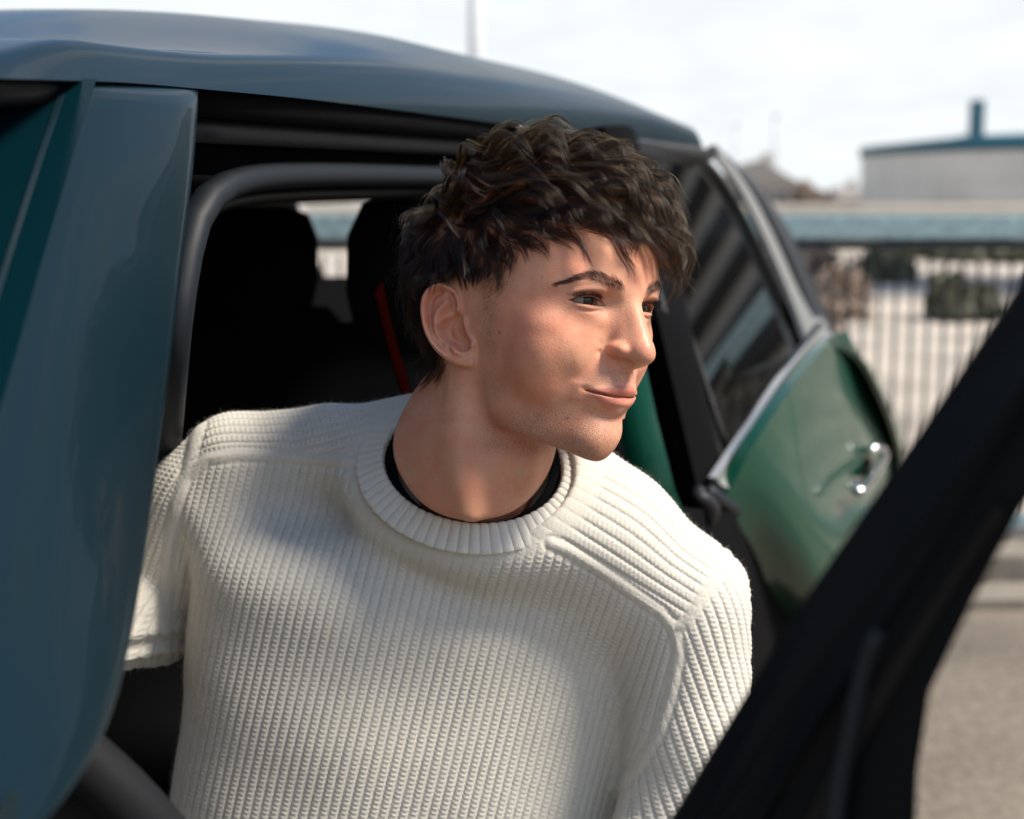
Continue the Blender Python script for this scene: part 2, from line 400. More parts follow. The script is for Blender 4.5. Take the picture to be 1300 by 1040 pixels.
# ---------------------------------------------------------------- the head, neck and collar bones
NECK_LO = (-18, -56, -195)
def sdf(P, full=True):
    P = P.astype(np.float32)
    ax = np.abs(P[:, 0]); S = np.stack([ax, P[:, 1], P[:, 2]], 1)
    d = face_table(P)
    top = ell(P, (0, -4, 36), (75, 101, 90))
    d = smin(smax(d, P[:, 2] - 66, 24), top, 16)
    # under-jaw plane from the chin to the jaw angle
    n = np.array([0, -.26, -1.0], np.float32); n /= np.linalg.norm(n)
    d = smax(d, (P - np.array([0, 80, -101.5], np.float32)) @ n, 8)
    # chin and jaw corner
    d = smin(d, ell(S, (6, 79, -86.5), (14, 10.5, 11.5)), 12)
    d = smin(d, ell(S, (47, 20, -64), (8, 12, 12)), 14)
    # cheekbones, brow ridge, smiling cheeks
    d = smin(d, ell(S, (50, 56, -5), (11, 15, 9)), 16)
    d = smin(d, ell(S, (33, 71, -20), (14, 10, 14)), 14)
    d = smin(d, cap(S, (10, 85, 28), (41, 76, 33), 7, 6), 9)
    d = smin(d, ell(S, (45, 50, -36), (15.5, 15.5, 20)), 16)
    d = smin(d, ell(S, (50, 52, -21), (13, 15, 15)), 16)
    # muzzle
    d = smin(d, ell(P, (0, 73, -46), (25, 21, 17)), 12)
    # sockets
    d = smax(d, -ell(S, (24, 93, 15), (9, 8, 8)), 9)
    # nose
    d = smin(d, cap(P, (0, 92, 24), (0, 110, -13), 6.6, 7.6), 8)
    d = smin(d, cap(P, (0, 86, 10), (0, 97, -15), 10, 14), 7)
    d = smin(d, ell(P, (0, 110.5, -19.5), (9.0, 10.6, 8.6)), 6)
    d = smin(d, ell(S, (13.0, 98, -17.8), (6.4, 9.0, 5.6)), 4)
    d = smin(d, cap(P, (0, 109, -24.5), (0, 97, -30.5), 4.0, 4.5), 4)
    d = smax(d, -ell(S, (8.0, 102.0, -28.6), (4.2, 7.8, 4.6), rx(.1)), 1.4)
    # lips, creases: pushed in and out along the surface
    m = (P[:, 1] > 50) & (P[:, 2] > -80) & (P[:, 2] < 0) & (ax < 50) & (np.abs(d) < 14)
    if m.any():
        U, W = ax[m].astype(float), P[m, 2].astype(float); o = np.zeros(len(U))
        pd = lambda pts, w: np.exp(-(poly_d(U, W, np.array(pts, float)) / w) ** 2)
        fade = lambda w0, w1: np.clip((w1 - U) / (w1 - w0), 0, 1) ** .7
        o -= 2.3 * pd([(0, -47.8), (7, -47.4), (16, -48.8), (22, -49.4)], 3.6) * fade(4, 28)
        o -= 4.2 * pd([(0, -58.6), (8, -58.2), (16, -56.2), (22, -52.8)], 5.2) * fade(4, 28)
        o += 3.6 * pd([(0, -52.4), (8, -52.7), (16, -52.0), (23, -50.8), (26.5, -49.4)], .8) * np.clip((28.5 - U) / 4, 0, 1)
        o += .8 * pd([(26.8, -49.2), (28.5, -48.4)], 2.2)
        o -= 1.0 * pd([(32, -46), (33, -55)], 4.0)
        o += 1.1 * pd([(0, -33), (0, -41)], 2.4)
        o -= .6 * pd([(4.5, -34), (5, -42)], 2.0)
        o += .7 * pd([(0, -67), (14, -66)], 5)
        o += .5 * pd([(19.8, -14), (19.8, -20), (18.4, -23.5)], 2.4) + 1.0 * pd([(19.5, -20.5), (18.4, -23.5)], 1.9)
        o += .7 * pd([(23, -22), (28, -32), (32, -42)], 3.6)
        d[m] += o.astype(np.float32)
    # eyes: lid shell, slit, folds
    for side in (-1, 1):
        m = ell(P, (EYE[0] * side, EYE[1] + 4, EYE[2]), (34, 30, 26)) < 8
        if not m.any():
            continue
        Pm = P[m]; dm = d[m]
        ball = ell(Pm, (EYE[0] * side, EYE[1], EYE[2]), (EYE_R + 1.7,) * 3)
        dm = smin(dm, ball, 3.0)
        u, w, nn = eye_uv(Pm, side)
        # fold above the upper lid, soft bag below the lower lid
        near = np.clip((nn - 1) / 3, 0, 1)
        fold = np.hypot(w - (lid_up(u) + 2.7 + .05 * u), np.clip(np.abs(u - 1) - 11.5, 0, 99))
        dm = dm + 1.5 * np.exp(-(fold / .9) ** 2) * near
        fold2 = np.hypot(w - (lid_up(u) + 5.6 + .02 * u), np.clip(np.abs(u - 2) - 12, 0, 99))
        dm = dm - 1.2 * np.exp(-(fold2 / 2.2) ** 2) * near
        bag = np.hypot(w - (lid_lo(u) - 4.6 + .012 * (u - 1) ** 2), np.clip(np.abs(u + 1) - 9, 0, 99))
        dm = dm + .8 * np.exp(-(bag / 1.2) ** 2) * near
        bag2 = np.hypot(w - (lid_lo(u) - 2.2), np.clip(np.abs(u + 1) - 10, 0, 99))
        dm = dm - .8 * np.exp(-(bag2 / 1.5) ** 2) * near
        floor = np.sqrt(np.clip((EYE_R - .8) ** 2 - u ** 2 - w ** 2, 0, None))
        floor = np.maximum(floor, np.where(u < 0, 11.3 + np.clip(-u - 9.5, 0, 9) * .25, 3.2) - np.clip(10.5 - np.abs(u), 0, 3) * 5)
        slit = np.maximum(np.maximum(w - lid_up(u), lid_lo(u) - w) * .9, floor - nn)
        slit = np.maximum(slit, np.abs(u + .3) - 15.6)
        dm = smax(dm, -slit, .8)
        d[m] = smin(dm, ell(Pm, (EYE[0] * side, EYE[1], EYE[2]), (EYE_R - 1.0,) * 3), .5)
    # neck
    nk = cap(P, (-4, -20, -35), (-14, -42, -118), 53, 58)
    nk = smin(nk, cap(P, (-14, -42, -118), NECK_LO, 58, 63), 20)
    d = smin(d, nk, 9)
    # throat, neck muscles, collar bones, shoulders
    notch = np.array([-44, 6, -172])
    d = smin(d, chain(P, [(-58, -18, -38), (-62, -14, -95), (-52, 2, -168)], [8, 9, 6], 6), 18)
    d = smin(d, chain(P, [(58, -22, -40), (36, 2, -100), (-34, 10, -168)], [9, 10, 6], 6), 13)
    d = smin(d, ell(P, (-16, 14, -118), (10, 12, 14)), 12)
    d = smin(d, chain(P, [(-150, -130, -215), (-70, -92, -158), (-22, -74, -70)], [34, 26, 24], 10), 24)
    d = smin(d, chain(P, [(100, 20, -215), (45, -50, -150), (14, -72, -70)], [34, 26, 26], 10), 24)
    d = smin(d, ell(P, (-20, -66, -262), (165, 84, 76), rz(-.75)), 26)
    # the neck stays inside the collar
    m = P[:, 2] < -70
    if m.any():
        Rq = h2w(P[m]) - R_C
        qn = (Rq @ R_N) * 1000
        kk = np.sqrt(((Rq @ R_E1 - .003) / (R_A - .013)) ** 2 + (Rq @ R_E2 / (R_B + .006)) ** 2) + 1e-6
        er = (kk - 1) * R_B * 1000
        d[m] = smax(d[m], (er + 21 - np.clip(qn - 6, 0, None) * .8).astype(np.float32), 10)
    # ears
    for side in ((-1, 1) if full else (-1,)):
        m = np.zeros(len(P), bool)
        Pe = P * np.array([-side, 1, 1], np.float32)
        m = ell(Pe, (-76, -18, -10), (34, 42, 50)) < 0
        if m.any():
            e = ear_sd(Pe[m].astype(float), 0).astype(np.float32)
            d[m] = smin(d[m], e, 3.0)
    return d

def surface_nets(lo, hi, h, fn, block=6.0, reach=9.0):
    """mesh of fn = 0, evaluated only in a band near the surface"""
    lo = np.asarray(lo, float); n = np.ceil((np.asarray(hi) - lo) / h).astype(int) + 1
    nb = int(round(block / h)); n = ((n + nb - 1) // nb) * nb
    g = n // nb
    bc = np.stack(np.meshgrid(*[np.arange(k) for k in g], indexing='ij'), -1).reshape(-1, 3)
    cen = lo + (bc + .5) * nb * h
    db = fn(cen)
    F = np.empty(n, np.float32)
    F.reshape(g[0], nb, g[1], nb, g[2], nb)[:] = db.reshape(g)[:, None, :, None, :, None]
    act = bc[np.abs(db) < reach]
    off = np.stack(np.meshgrid(*[np.arange(nb)] * 3, indexing='ij'), -1).reshape(-1, 3)
    for i in range(0, len(act), 1500):
        idx = (act[i:i + 1500, None, :] * nb + off[None]).reshape(-1, 3)
        F[idx[:, 0], idx[:, 1], idx[:, 2]] = fn(lo + idx * h)
    ins = F < 0
    cnt = np.zeros(np.array(n) - 1, np.int8); acc = np.zeros(tuple(np.array(n) - 1) + (3,), np.float32); wt = np.zeros(np.array(n) - 1, np.float32)
    c8 = [(a, b, c) for a in (0, 1) for b in (0, 1) for c in (0, 1)]
    sl = lambda o: tuple(slice(o[k], n[k] - 1 + o[k]) for k in range(3))
    s = sum(ins[sl(o)].astype(np.int8) for o in c8)
    cells = np.argwhere((s > 0) & (s < 8))
    vid = np.full(np.array(n) - 1, -1, np.int32); vid[tuple(cells.T)] = np.arange(len(cells))
    pos = np.zeros((len(cells), 3)); w = np.zeros(len(cells))
    for a in c8:
        for k in range(3):
            if a[k]:
                continue
            b = list(a); b[k] = 1
            fa = F[tuple((cells + a).T)]; fb = F[tuple((cells + b).T)]
            m = (fa < 0) != (fb < 0)
            t = np.where(m, fa / np.where(m, fa - fb, 1), 0)
            p = np.tile(np.array(a, float), (len(cells), 1)); p[:, k] += t
            pos[m] += p[m]; w[m] += 1
    V = lo + (cells + pos / w[:, None]) * h
    quads = []
    for k in range(3):
        i, j = [(1, 2), (2, 0), (0, 1)][k]
        A = ins[tuple(slice(None, -1) if q == k else slice(None) for q in range(3))]
        B = ins[tuple(slice(1, None) if q == k else slice(None) for q in range(3))]
        e = np.argwhere(A != B)
        e = e[(e[:, i] > 0) & (e[:, j] > 0) & (e[:, i] < n[i] - 1) & (e[:, j] < n[j] - 1)]
        fl = A[tuple(e.T)]
        o1 = np.zeros(3, int); o1[i] = 1; o2 = np.zeros(3, int); o2[j] = 1
        q = np.stack([vid[tuple((e - o1 - o2).T)], vid[tuple((e - o2).T)], vid[tuple(e.T)], vid[tuple((e - o1).T)]], 1)
        q[~fl] = q[~fl][:, ::-1]
        quads.append(q)
    return V, np.vstack(quads)

def grad(fn, P, e=.4):
    G = np.stack([fn(P + np.eye(3)[k] * e) - fn(P - np.eye(3)[k] * e) for k in range(3)], 1) / (2 * e)
    return G

def polish(fn, V, it=2, lim=.8):
    for _ in range(it):
        G = grad(fn, V); d = fn(V)
        st = d[:, None] * G / np.maximum((G ** 2).sum(1), .15)[:, None]
        l = np.linalg.norm(st, axis=1, keepdims=True)
        V = V - st * np.minimum(1, lim / np.maximum(l, 1e-6))
    return V

def mesh_from(name, V, Q, smooth=True):
    me = bpy.data.meshes.new(name)
    V = np.asarray(V, np.float32); Q = np.asarray(Q, np.int32)
    me.vertices.add(len(V)); me.vertices.foreach_set('co', V.ravel())
    k = Q.shape[1]
    me.loops.add(Q.size); me.loops.foreach_set('vertex_index', Q.ravel())
    me.polygons.add(len(Q)); me.polygons.foreach_set('loop_start', np.arange(0, Q.size, k, dtype=np.int32))
    me.update(calc_edges=True); me.validate()
    if smooth:
        me.polygons.foreach_set('use_smooth', np.ones(len(me.polygons), bool))
    return me
# ---------------------------------------------------------------- the place: ground, fence, what lies beyond
def new_bm(): return bmesh.new()
def bm_mesh(name, bm, smooth=False, bevel=0, seg=2):
    if bevel:
        bmesh.ops.bevel(bm, geom=list(bm.edges), offset=bevel, segments=seg, profile=.7, affect='EDGES', clamp_overlap=True)
    bmesh.ops.recalc_face_normals(bm, faces=bm.faces)
    me = bpy.data.meshes.new(name); bm.to_mesh(me); bm.free()
    if smooth: me.polygons.foreach_set('use_smooth', np.ones(len(me.polygons), bool))
    return me
def bm_box(bm, c, size, M=None):
    r = bmesh.ops.create_cube(bm, size=1)
    for v in r['verts']:
        p = Vector((v.co.x * size[0], v.co.y * size[1], v.co.z * size[2]))
        if M is not None: p = M @ p
        v.co = p + Vector(c)
def hexa(bm, a, b):
    """solid between two quads (4 points each, same order)"""
    va = [bm.verts.new(p) for p in a]; vb = [bm.verts.new(p) for p in b]
    bm.faces.new(va); bm.faces.new(vb[::-1])
    for i in range(4):
        j = (i + 1) % 4
        bm.faces.new((va[i], vb[i], vb[j], va[j]))
def tube_mesh(name, pts, r, n=12, r2=None, closed=False, up=(0, 0, 1), smooth=True):
    """tube with an elliptical section r x r2 along points"""
    P = np.array(pts, float); m = len(P); r = np.broadcast_to(np.asarray(r, float), (m,)); r2 = r if r2 is None else np.broadcast_to(np.asarray(r2, float), (m,))
    T = np.gradient(P, axis=0) if not closed else np.roll(P, -1, 0) - np.roll(P, 1, 0)
    T = unit_(T); U = np.array(up, float)
    A = unit_(np.cross(T, U)); B = np.cross(A, T)
    ph = np.linspace(0, 2 * math.pi, n, endpoint=False)
    V = (P[:, None] + A[:, None] * (np.cos(ph)[None, :, None] * r[:, None, None]) + B[:, None] * (np.sin(ph)[None, :, None] * r2[:, None, None])).reshape(-1, 3)
    Q = []
    for i in range(m if closed else m - 1):
        for j in range(n):
            Q.append((i * n + j, i * n + (j + 1) % n, ((i + 1) % m) * n + (j + 1) % n, ((i + 1) % m) * n + j))
    if not closed:
        me = bpy.data.meshes.new(name)
        me.from_pydata([tuple(v) for v in V], [], Q + [tuple(range(n))[::-1], tuple(range((m - 1) * n, m * n))])
    else:
        me = bpy.data.meshes.new(name); me.from_pydata([tuple(v) for v in V], [], Q)
    if smooth: me.polygons.foreach_set('use_smooth', np.ones(len(me.polygons), bool))
    me.update(); return me
def unit_(v): return v / np.maximum(np.linalg.norm(v, axis=-1, keepdims=True), 1e-9)
def spline(pts, n):
    """smooth curve through points"""
    P = np.array(pts, float)
    s = np.concatenate([[0], np.cumsum(np.linalg.norm(np.diff(P, axis=0), axis=1))]); t = np.linspace(0, s[-1], n)
    E = np.vstack([2 * P[0] - P[1], P, 2 * P[-1] - P[-2]]); se = np.concatenate([[-(s[1])], s, [2 * s[-1] - s[-2]]])
    m = (E[2:] - E[:-2]) / (se[2:] - se[:-2])[:, None]
    k = np.clip(np.searchsorted(s, t) - 1, 0, len(P) - 2); h = (s[k + 1] - s[k])[:, None]; u = ((t - s[k])[:, None]) / h
    return (1 + 2 * u) * (1 - u) ** 2 * P[k] + u * (1 - u) ** 2 * h * m[k] + u * u * (3 - 2 * u) * P[k + 1] + u * u * (u - 1) * h * m[k + 1]

def ground_mat():
    m, nt, b = new_mat('asphalt'); L = nt.links.new
    tc = nd(nt, 'ShaderNodeTexCoord')
    n1 = nd(nt, 'ShaderNodeTexNoise', Scale=1.2, Detail=5.0); L(tc.outputs['Object'], n1.inputs['Vector'])
    n2 = nd(nt, 'ShaderNodeTexNoise', Scale=30.0, Detail=8.0, Roughness=.85); L(tc.outputs['Object'], n2.inputs['Vector'])
    vo = nd(nt, 'ShaderNodeTexVoronoi', Scale=120.0); L(tc.outputs['Object'], vo.inputs['Vector'])
    r = nd(nt, 'ShaderNodeValToRGB'); r.color_ramp.elements[0].position = .38; r.color_ramp.elements[0].color = (.030, .025, .020, 1); r.color_ramp.elements[1].position = .70; r.color_ramp.elements[1].color = (.27, .225, .175, 1)
    ad = nd(nt, 'ShaderNodeMath', operation='MULTIPLY_ADD'); L(n2.outputs['Fac'], ad.inputs[0]); ad.inputs[1].default_value = .7
    ml = nd(nt, 'ShaderNodeMath', operation='MULTIPLY'); L(n1.outputs['Fac'], ml.inputs[0]); ml.inputs[1].default_value = .35; L(ml.outputs[0], ad.inputs[2])
    L(ad.outputs[0], r.inputs['Fac']); L(r.outputs['Color'], b.inputs['Base Color'])
    b.inputs['Roughness'].default_value = .9
    bp = nd(nt, 'ShaderNodeBump', Strength=.6, Distance=.004); L(vo.outputs['Distance'], bp.inputs['Height']); L(bp.outputs['Normal'], b.inputs['Normal'])
    return m
def sheet(name, pts, mat):
    me = bpy.data.meshes.new(name); me.from_pydata([tuple(p) for p in pts], [], [tuple(range(len(pts)))]); me.update()
    o = link(name, me, None, mat); o['kind'] = 'structure'; return o

m_gravel = simple('pale_gravel', (.38, .335, .285), .95, noise=.5, nscale=.7)
m_asph = ground_mat()
m_kerb = simple('kerb_concrete', (.19, .165, .135), .9, noise=.25, nscale=14)
FD = 5.05                                                             # distance of the fence
sheet('gravel_field', [(-600, FD + .28, -.012), (900, FD + .28, -.012), (900, 1500, -.012), (-600, 1500, -.012)], m_gravel)
sheet('ground', [(-60, -60, 0), (60, -60, 0), (60, FD - .28, 0), (-60, FD - .28, 0)], m_asph)
bm = new_bm(); bm_box(bm, (0, FD, .03), (120, .56, .16)); o = link('kerb', bm_mesh('kerb', bm, bevel=.012), None, m_kerb); o['kind'] = 'structure'
bm = new_bm(); bm_box(bm, (0, FD - .46, .012), (120, .22, .05)); o = link('gutter', bm_mesh('gutter', bm, bevel=.008), None, m_kerb); o['kind'] = 'structure'

# fence
m_galv = simple('weathered_blue_grey_steel', (.24, .34, .36), .5, metal=.15, noise=.3, nscale=30)
m_lowr = simple('dark_steel', (.035, .045, .05), .6, metal=.2)
m_bar = simple('fence_bar_steel', (.03, .03, .029), .85, spec=.15)
FX0, FX1 = -2.4, 5.6
fence = empty('fence', 'steel bar fence with a thick blue grey top rail behind the car', 'fence', (1.6, FD, .11))
def flink(name, me, mat):
    o = link(name, me, fence, mat); o.matrix_parent_inverse = Matrix.Translation(-Vector(fence.location)); return o
def rail(name, z, h, t, mat):
    bm = new_bm(); bm_box(bm, ((FX0 + FX1) / 2, FD, z), (FX1 - FX0, t, h)); return flink(name, bm_mesh(name, bm, bevel=.008), mat)
rail('top_rail', 1.228, .086, .10, m_galv); rail('lower_rail', 1.166, .032, .05, m_lowr); rail('bottom_rail', .175, .05, .05, m_galv)
bm = new_bm(); bm_box(bm, (0, 0, 0), (.0085, .0085, .93)); barme = bm_mesh('bar', bm)
x = FX0 + .05
while x < FX1:
    o = link('bar', barme, fence, m_bar if not barme.materials else None); o.location = (x - fence.location.x, 0, .663 - fence.location.z); x += .058
bm = new_bm(); bm_box(bm, (0, 0, 0), (.06, .06, 1.08)); postme = bm_mesh('post', bm, bevel=.004)
for x in (FX0, .3, 2.9, FX1):
    o = link('post', postme, fence, m_galv if not postme.materials else None); o.location = (x - fence.location.x, -.0, .655 - fence.location.z)

# beyond: low shrubs on the gravel, a round tank, houses and bare trees
m_leaf = simple('dry_shrub', (.11, .11, .075), .9, noise=.4, nscale=3)
m_twig = simple('bare_twigs', (.24, .185, .145), .9)
def shrub_mesh(name, r, h, n, seed, leaf=.16):
    g = np.random.default_rng(seed); V = []; F = []
    for i in range(n):
        d = g.normal(size=3); d /= np.linalg.norm(d); d[2] = abs(d[2])
        c = d * np.array([r, r, h]) * g.uniform(.35, 1) ** .6 * (1 + .25 * math.sin(d[0] * 5 + seed))
        a = g.normal(size=3); a /= np.linalg.norm(a); b_ = np.cross(a, g.normal(size=3)); b_ /= np.linalg.norm(b_)
        s = leaf * g.uniform(.6, 1.5); k = len(V)
        V += [c - a * s - b_ * s * .4, c + a * s - b_ * s * .3, c + a * s * .6 + b_ * s * .5, c - a * s * .7 + b_ * s * .5]; F.append((k, k + 1, k + 2, k + 3))
    me = bpy.data.meshes.new(name); me.from_pydata([tuple(v) for v in V], [], F); me.update(); return me
for i, (u, v, D, r, h, lab) in enumerate([(1218, 402, 16.5, .42, .52, 'dark round shrub on the pale gravel, the largest beyond the fence'), (1119, 356, 25, .55, .42, 'low flat dark shrub on the gravel left of the large round one'),
                                          (1250, 335, 34, 1.0, .55, 'wide dark shrub clump far back on the gravel above the round one'), (1190, 330, 37, 1.5, .5, 'long low shrub clump far back on the gravel near the tank')]):
    p = at_depth(u, v, D); t = empty('shrub', lab, 'shrub', (p[0], p[1], -.012), 'shrubs on the gravel beyond the fence')
    link('foliage', shrub_mesh('foliage', r, h, 420, 60 + i, r * .22), t, m_leaf)
    bm = new_bm()
    for a in (0, 2.1, 4.2):
        bmesh.ops.create_cone(bm, segments=6, radius1=.03, radius2=.012, depth=h * .8, cap_ends=True, matrix=Matrix.Translation((.1 * math.cos(a), .1 * math.sin(a), h * .38)) @ Matrix.Rotation(.3, 4, Vector((math.sin(a), math.cos(a), 0))))
    link('stem', bm_mesh('stem', bm), t, m_twig)

for i, (u, v, D, r, h, lab) in enumerate([(990, 452, 12.5, .55, .62, 'tangle of brown bare twigs beside the rear of the car, beyond the fence'), (1040, 400, 17, .7, .6, 'lower tangle of brown bare twigs right of the one beside the car'), (1000, 352, 27, 1.3, .62, 'wide brown bare thicket far back on the gravel')]):
    p = at_depth(u, v, D); t = empty('bare_bush', lab, 'bush', (p[0], p[1], -.012), 'bare bushes beyond the fence')
    link('twigs', shrub_mesh('twigs', r, h, 500, 80 + i, r * .12), t, m_twig)
    bm = new_bm()
    for a in (0.5, 2.6, 4.7):
        bmesh.ops.create_cone(bm, segments=6, radius1=.03, radius2=.01, depth=h * .8, cap_ends=True, matrix=Matrix.Translation((.12 * math.cos(a), .12 * math.sin(a), h * .38)) @ Matrix.Rotation(.35, 4, Vector((math.sin(a), math.cos(a), 0))))
    link('stem', bm_mesh('stem', bm), t, m_twig)
m_tankw = simple('pale_tank_wall', (.52, .51, .48), .6, noise=.12, nscale=.4)
m_tankr = simple('blue_green_roof_metal', (.006, .075, .11), .5)
TD = 82.0; tc_ = at_depth(1394, 262, TD); TR = (1372 - 1100) / F_PX * TD
tank = empty('storage_tank', 'pale round tank with a dark blue green roof and flue beyond the fence', 'tank', (tc_[0], TD + TR * .3, 0))
def lathe(name, prof, n=64):
    V = []; F = []
    for i in range(n):
        a = 2 * math.pi * i / n
        for r, z in prof: V.append((r * math.cos(a), r * math.sin(a), z))
    m = len(prof)
    for i in range(n):
        for j in range(m - 1): F.append((i * m + j, ((i + 1) % n) * m + j, ((i + 1) % n) * m + j + 1, i * m + j + 1))
    me = bpy.data.meshes.new(name); me.from_pydata(V, [], F); me.update(); me.polygons.foreach_set('use_smooth', np.ones(len(F), bool)); return me
zt = 1.3 + (262 - 190) / F_PX * TD
link('wall', lathe('wall', [(TR * .94, 0), (TR * .985, .9), (TR, 1.8), (TR, zt)]), tank, m_tankw)
link('roof', lathe('roof', [(TR * 1.004, zt - .34), (TR * 1.012, zt - .3), (TR * 1.012, zt + .22), (TR * .6, zt + .75), (0.01, zt + 1.0)]), tank, m_tankr)
fx = (1204 - 1372) / F_PX * (TD - TR * .0)
bm = new_bm(); bm_box(bm, (fx, -TR * .42, zt + 1.25), (.66, .66, 2.6)); bm_box(bm, (fx, -TR * .42, zt + .35), (1.7, 1.5, .5)); link('flue', bm_mesh('flue', bm), tank, m_tankr)
bm = new_bm()
for z in (1.4, 2.6): bmesh.ops.create_cone(bm, segments=64, radius1=TR * 1.004, radius2=TR * 1.004, depth=.08, cap_ends=False, matrix=Matrix.Translation((0, 0, z)))
link('wall_band', bm_mesh('wall_band', bm), tank, m_tankw)

m_hwall = simple('grey_house_wall', (.34, .31, .28), .9); m_hroof = simple('dark_house_roof', (.20, .185, .17), .8); m_win = simple('house_window', (.05, .06, .07), .15)
def house(u0, u1, vtop, D, lab, gable):
    a = at_depth(u0, 262, D); b_ = at_depth(u1, 262, D); w = b_[0] - a[0]; H = 1.3 + (262 - vtop) / F_PX * D
    t = empty('house', lab, 'house', ((a[0] + b_[0]) / 2, D, 0), 'houses along the horizon')
    he = H * .62
    bm = new_bm(); bm_box(bm, (0, 0, he / 2), (w, 8, he)); link('wall', bm_mesh('wall', bm), t, m_hwall)
    bm = new_bm()
    if gable:
        q0 = [(-w * .54, -4.3, he), (0, -4.3, H), (w * .54, -4.3, he), (0, -4.3, he - .1)]; q1 = [(x, 4.3, z) for x, _, z in q0]
    else:
        q0 = [(-w * .54, -4.4, he), (-w * .42, 0, H), (w * .42, 0, H), (w * .54, -4.4, he)]; q1 = [(-w * .54, 4.4, he - .05), (-w * .42, .3, H - .1), (w * .42, .3, H - .1), (w * .54, 4.4, he - .05)]
    hexa(bm, q0, q1); rf = link('roof', bm_mesh('roof', bm), t, m_hroof)
    bm = new_bm(); bm_box(bm, (w * .2, 0, H - .1), (.8, .8, 1.6)); link('chimney', bm_mesh('chimney', bm), rf, m_hwall)
    for k in (-.25, .1, .3):
        bm = new_bm(); bm_box(bm, (w * k, -4.02, he * .55), (1.0, .1, 1.2)); link('window', bm_mesh('window', bm), t, m_win)
house(905, 1000, 206, 130, 'grey gabled house on the horizon just right of the car roof', True)
house(1052, 1092, 238, 150, 'small dark low house on the horizon beside the tank', False)
def bare_tree(u, vtop, D, lab, seed):
    g = np.random.default_rng(seed); H = 1.3 + (262 - vtop) / F_PX * D; p = at_depth(u, 262, D)
    t = empty('bare_tree', lab, 'tree', (p[0], D, 0), 'bare trees on the horizon')
    bm = new_bm(); bmesh.ops.create_cone(bm, segments=8, radius1=.28, radius2=.08, depth=H * .8, cap_ends=True, matrix=Matrix.Translation((0, 0, H * .4))); link('trunk', bm_mesh('trunk', bm), t, m_twig)
    me = shrub_mesh('crown', H * .5, H * .62, 900, seed, .32)
    for v in me.vertices: v.co.z += H * .36
    link('crown', me, t, m_twig)
bare_tree(1022, 234, 118, 'rounded brown bare tree on the horizon between the two houses', 71)
bare_tree(1044, 246, 125, 'smaller brown bare tree on the horizon left of the low house', 72)
bare_tree(962, 226, 150, 'brown bare tree behind the gabled house', 73)
m_bwall = simple('beige_wall', (.55, .51, .45), .9, noise=.15, nscale=.8)
bw_ = empty('boundary_wall', 'long low beige wall in front of the round tank and the houses', 'wall', (14, 42, 0))
bm = new_bm(); bm_box(bm, (0, 0, .62), (40, .3, 1.24)); link('wall', bm_mesh('wall', bm), bw_, m_bwall)
bm = new_bm(); bm_box(bm, (0, 0, 1.31), (40.2, .42, .14)); link('coping', bm_mesh('coping', bm), bw_, m_bwall)
m_mast = simple('pale_mast_paint', (.42, .44, .46), .6)
def mast(u, vtop, D, w, lab, name='mast'):
    p = at_depth(u, 262, D); H = 1.3 + (262 - vtop) / F_PX * D
    t = empty(name, lab, 'mast', (p[0], D, 0))
    bm = new_bm(); bmesh.ops.create_cone(bm, segments=16, radius1=w * .55, radius2=w * .42, depth=H, cap_ends=True, matrix=Matrix.Translation((0, 0, H / 2))); link('pole', bm_mesh('pole', bm, True), t, m_mast)
    bm = new_bm(); bm_box(bm, (0, 0, H), (w * 2.2, w * 1.4, w * .6)); link('head', bm_mesh('head', bm), t, m_mast)
mast(605, -60, 70, .75, 'thick pale mast rising behind the car roof')
mast(982, 150, 160, .35, 'thin pale mast far behind the gabled house')
mast(932, 162, 170, .30, 'thin pale mast at the far left of the horizon')

# the slatted facade off to the right that the glossy paint and the side glass mirror
m_slat = simple('dark_slat', (.035, .034, .033), .7, spec=.2); m_fac = simple('grey_facade', (.38, .36, .33), .8)
fac = empty('slatted_building', 'low building with dark horizontal slats to the right of the fence', 'building', (13.5, 21, 0))
fac.rotation_euler = (0, 0, -.42)
bm = new_bm(); bm_box(bm, (0, 1, 3.4), (9, 6, 6.8)); link('wall', bm_mesh('wall', bm), fac, m_fac)
bm = new_bm(); bm_box(bm, (0, -2.06, 0), (9.1, .16, .32)); slme = bm_mesh('slat', bm)
for k in range(10):
    o = link('slat', slme, fac, m_slat if not slme.materials else None); o.location = (0, 0, .5 + k * .62)
bm = new_bm(); bm_box(bm, (0, 1, 6.86), (9.6, 6.6, .14)); link('roof', bm_mesh('roof', bm), fac, m_slat)
# ---------------------------------------------------------------- the car (s runs to its rear, o outwards from its side, z up)
CD = np.array([math.sin(math.radians(18)), math.cos(math.radians(18)), 0]); CN = np.array([CD[1], -CD[0], 0])
def at_off(u, v, o):
    """point of the sight line on the upright plane o metres outward"""
    r = ray(u, v); return ORG + r * (o / (r @ CN))
def cpos(s, o, z): return CD * s + CN * o + np.array([0, 0, z])
def co(P): P = np.asarray(P); return P @ CD, P @ CN, P[..., 2]

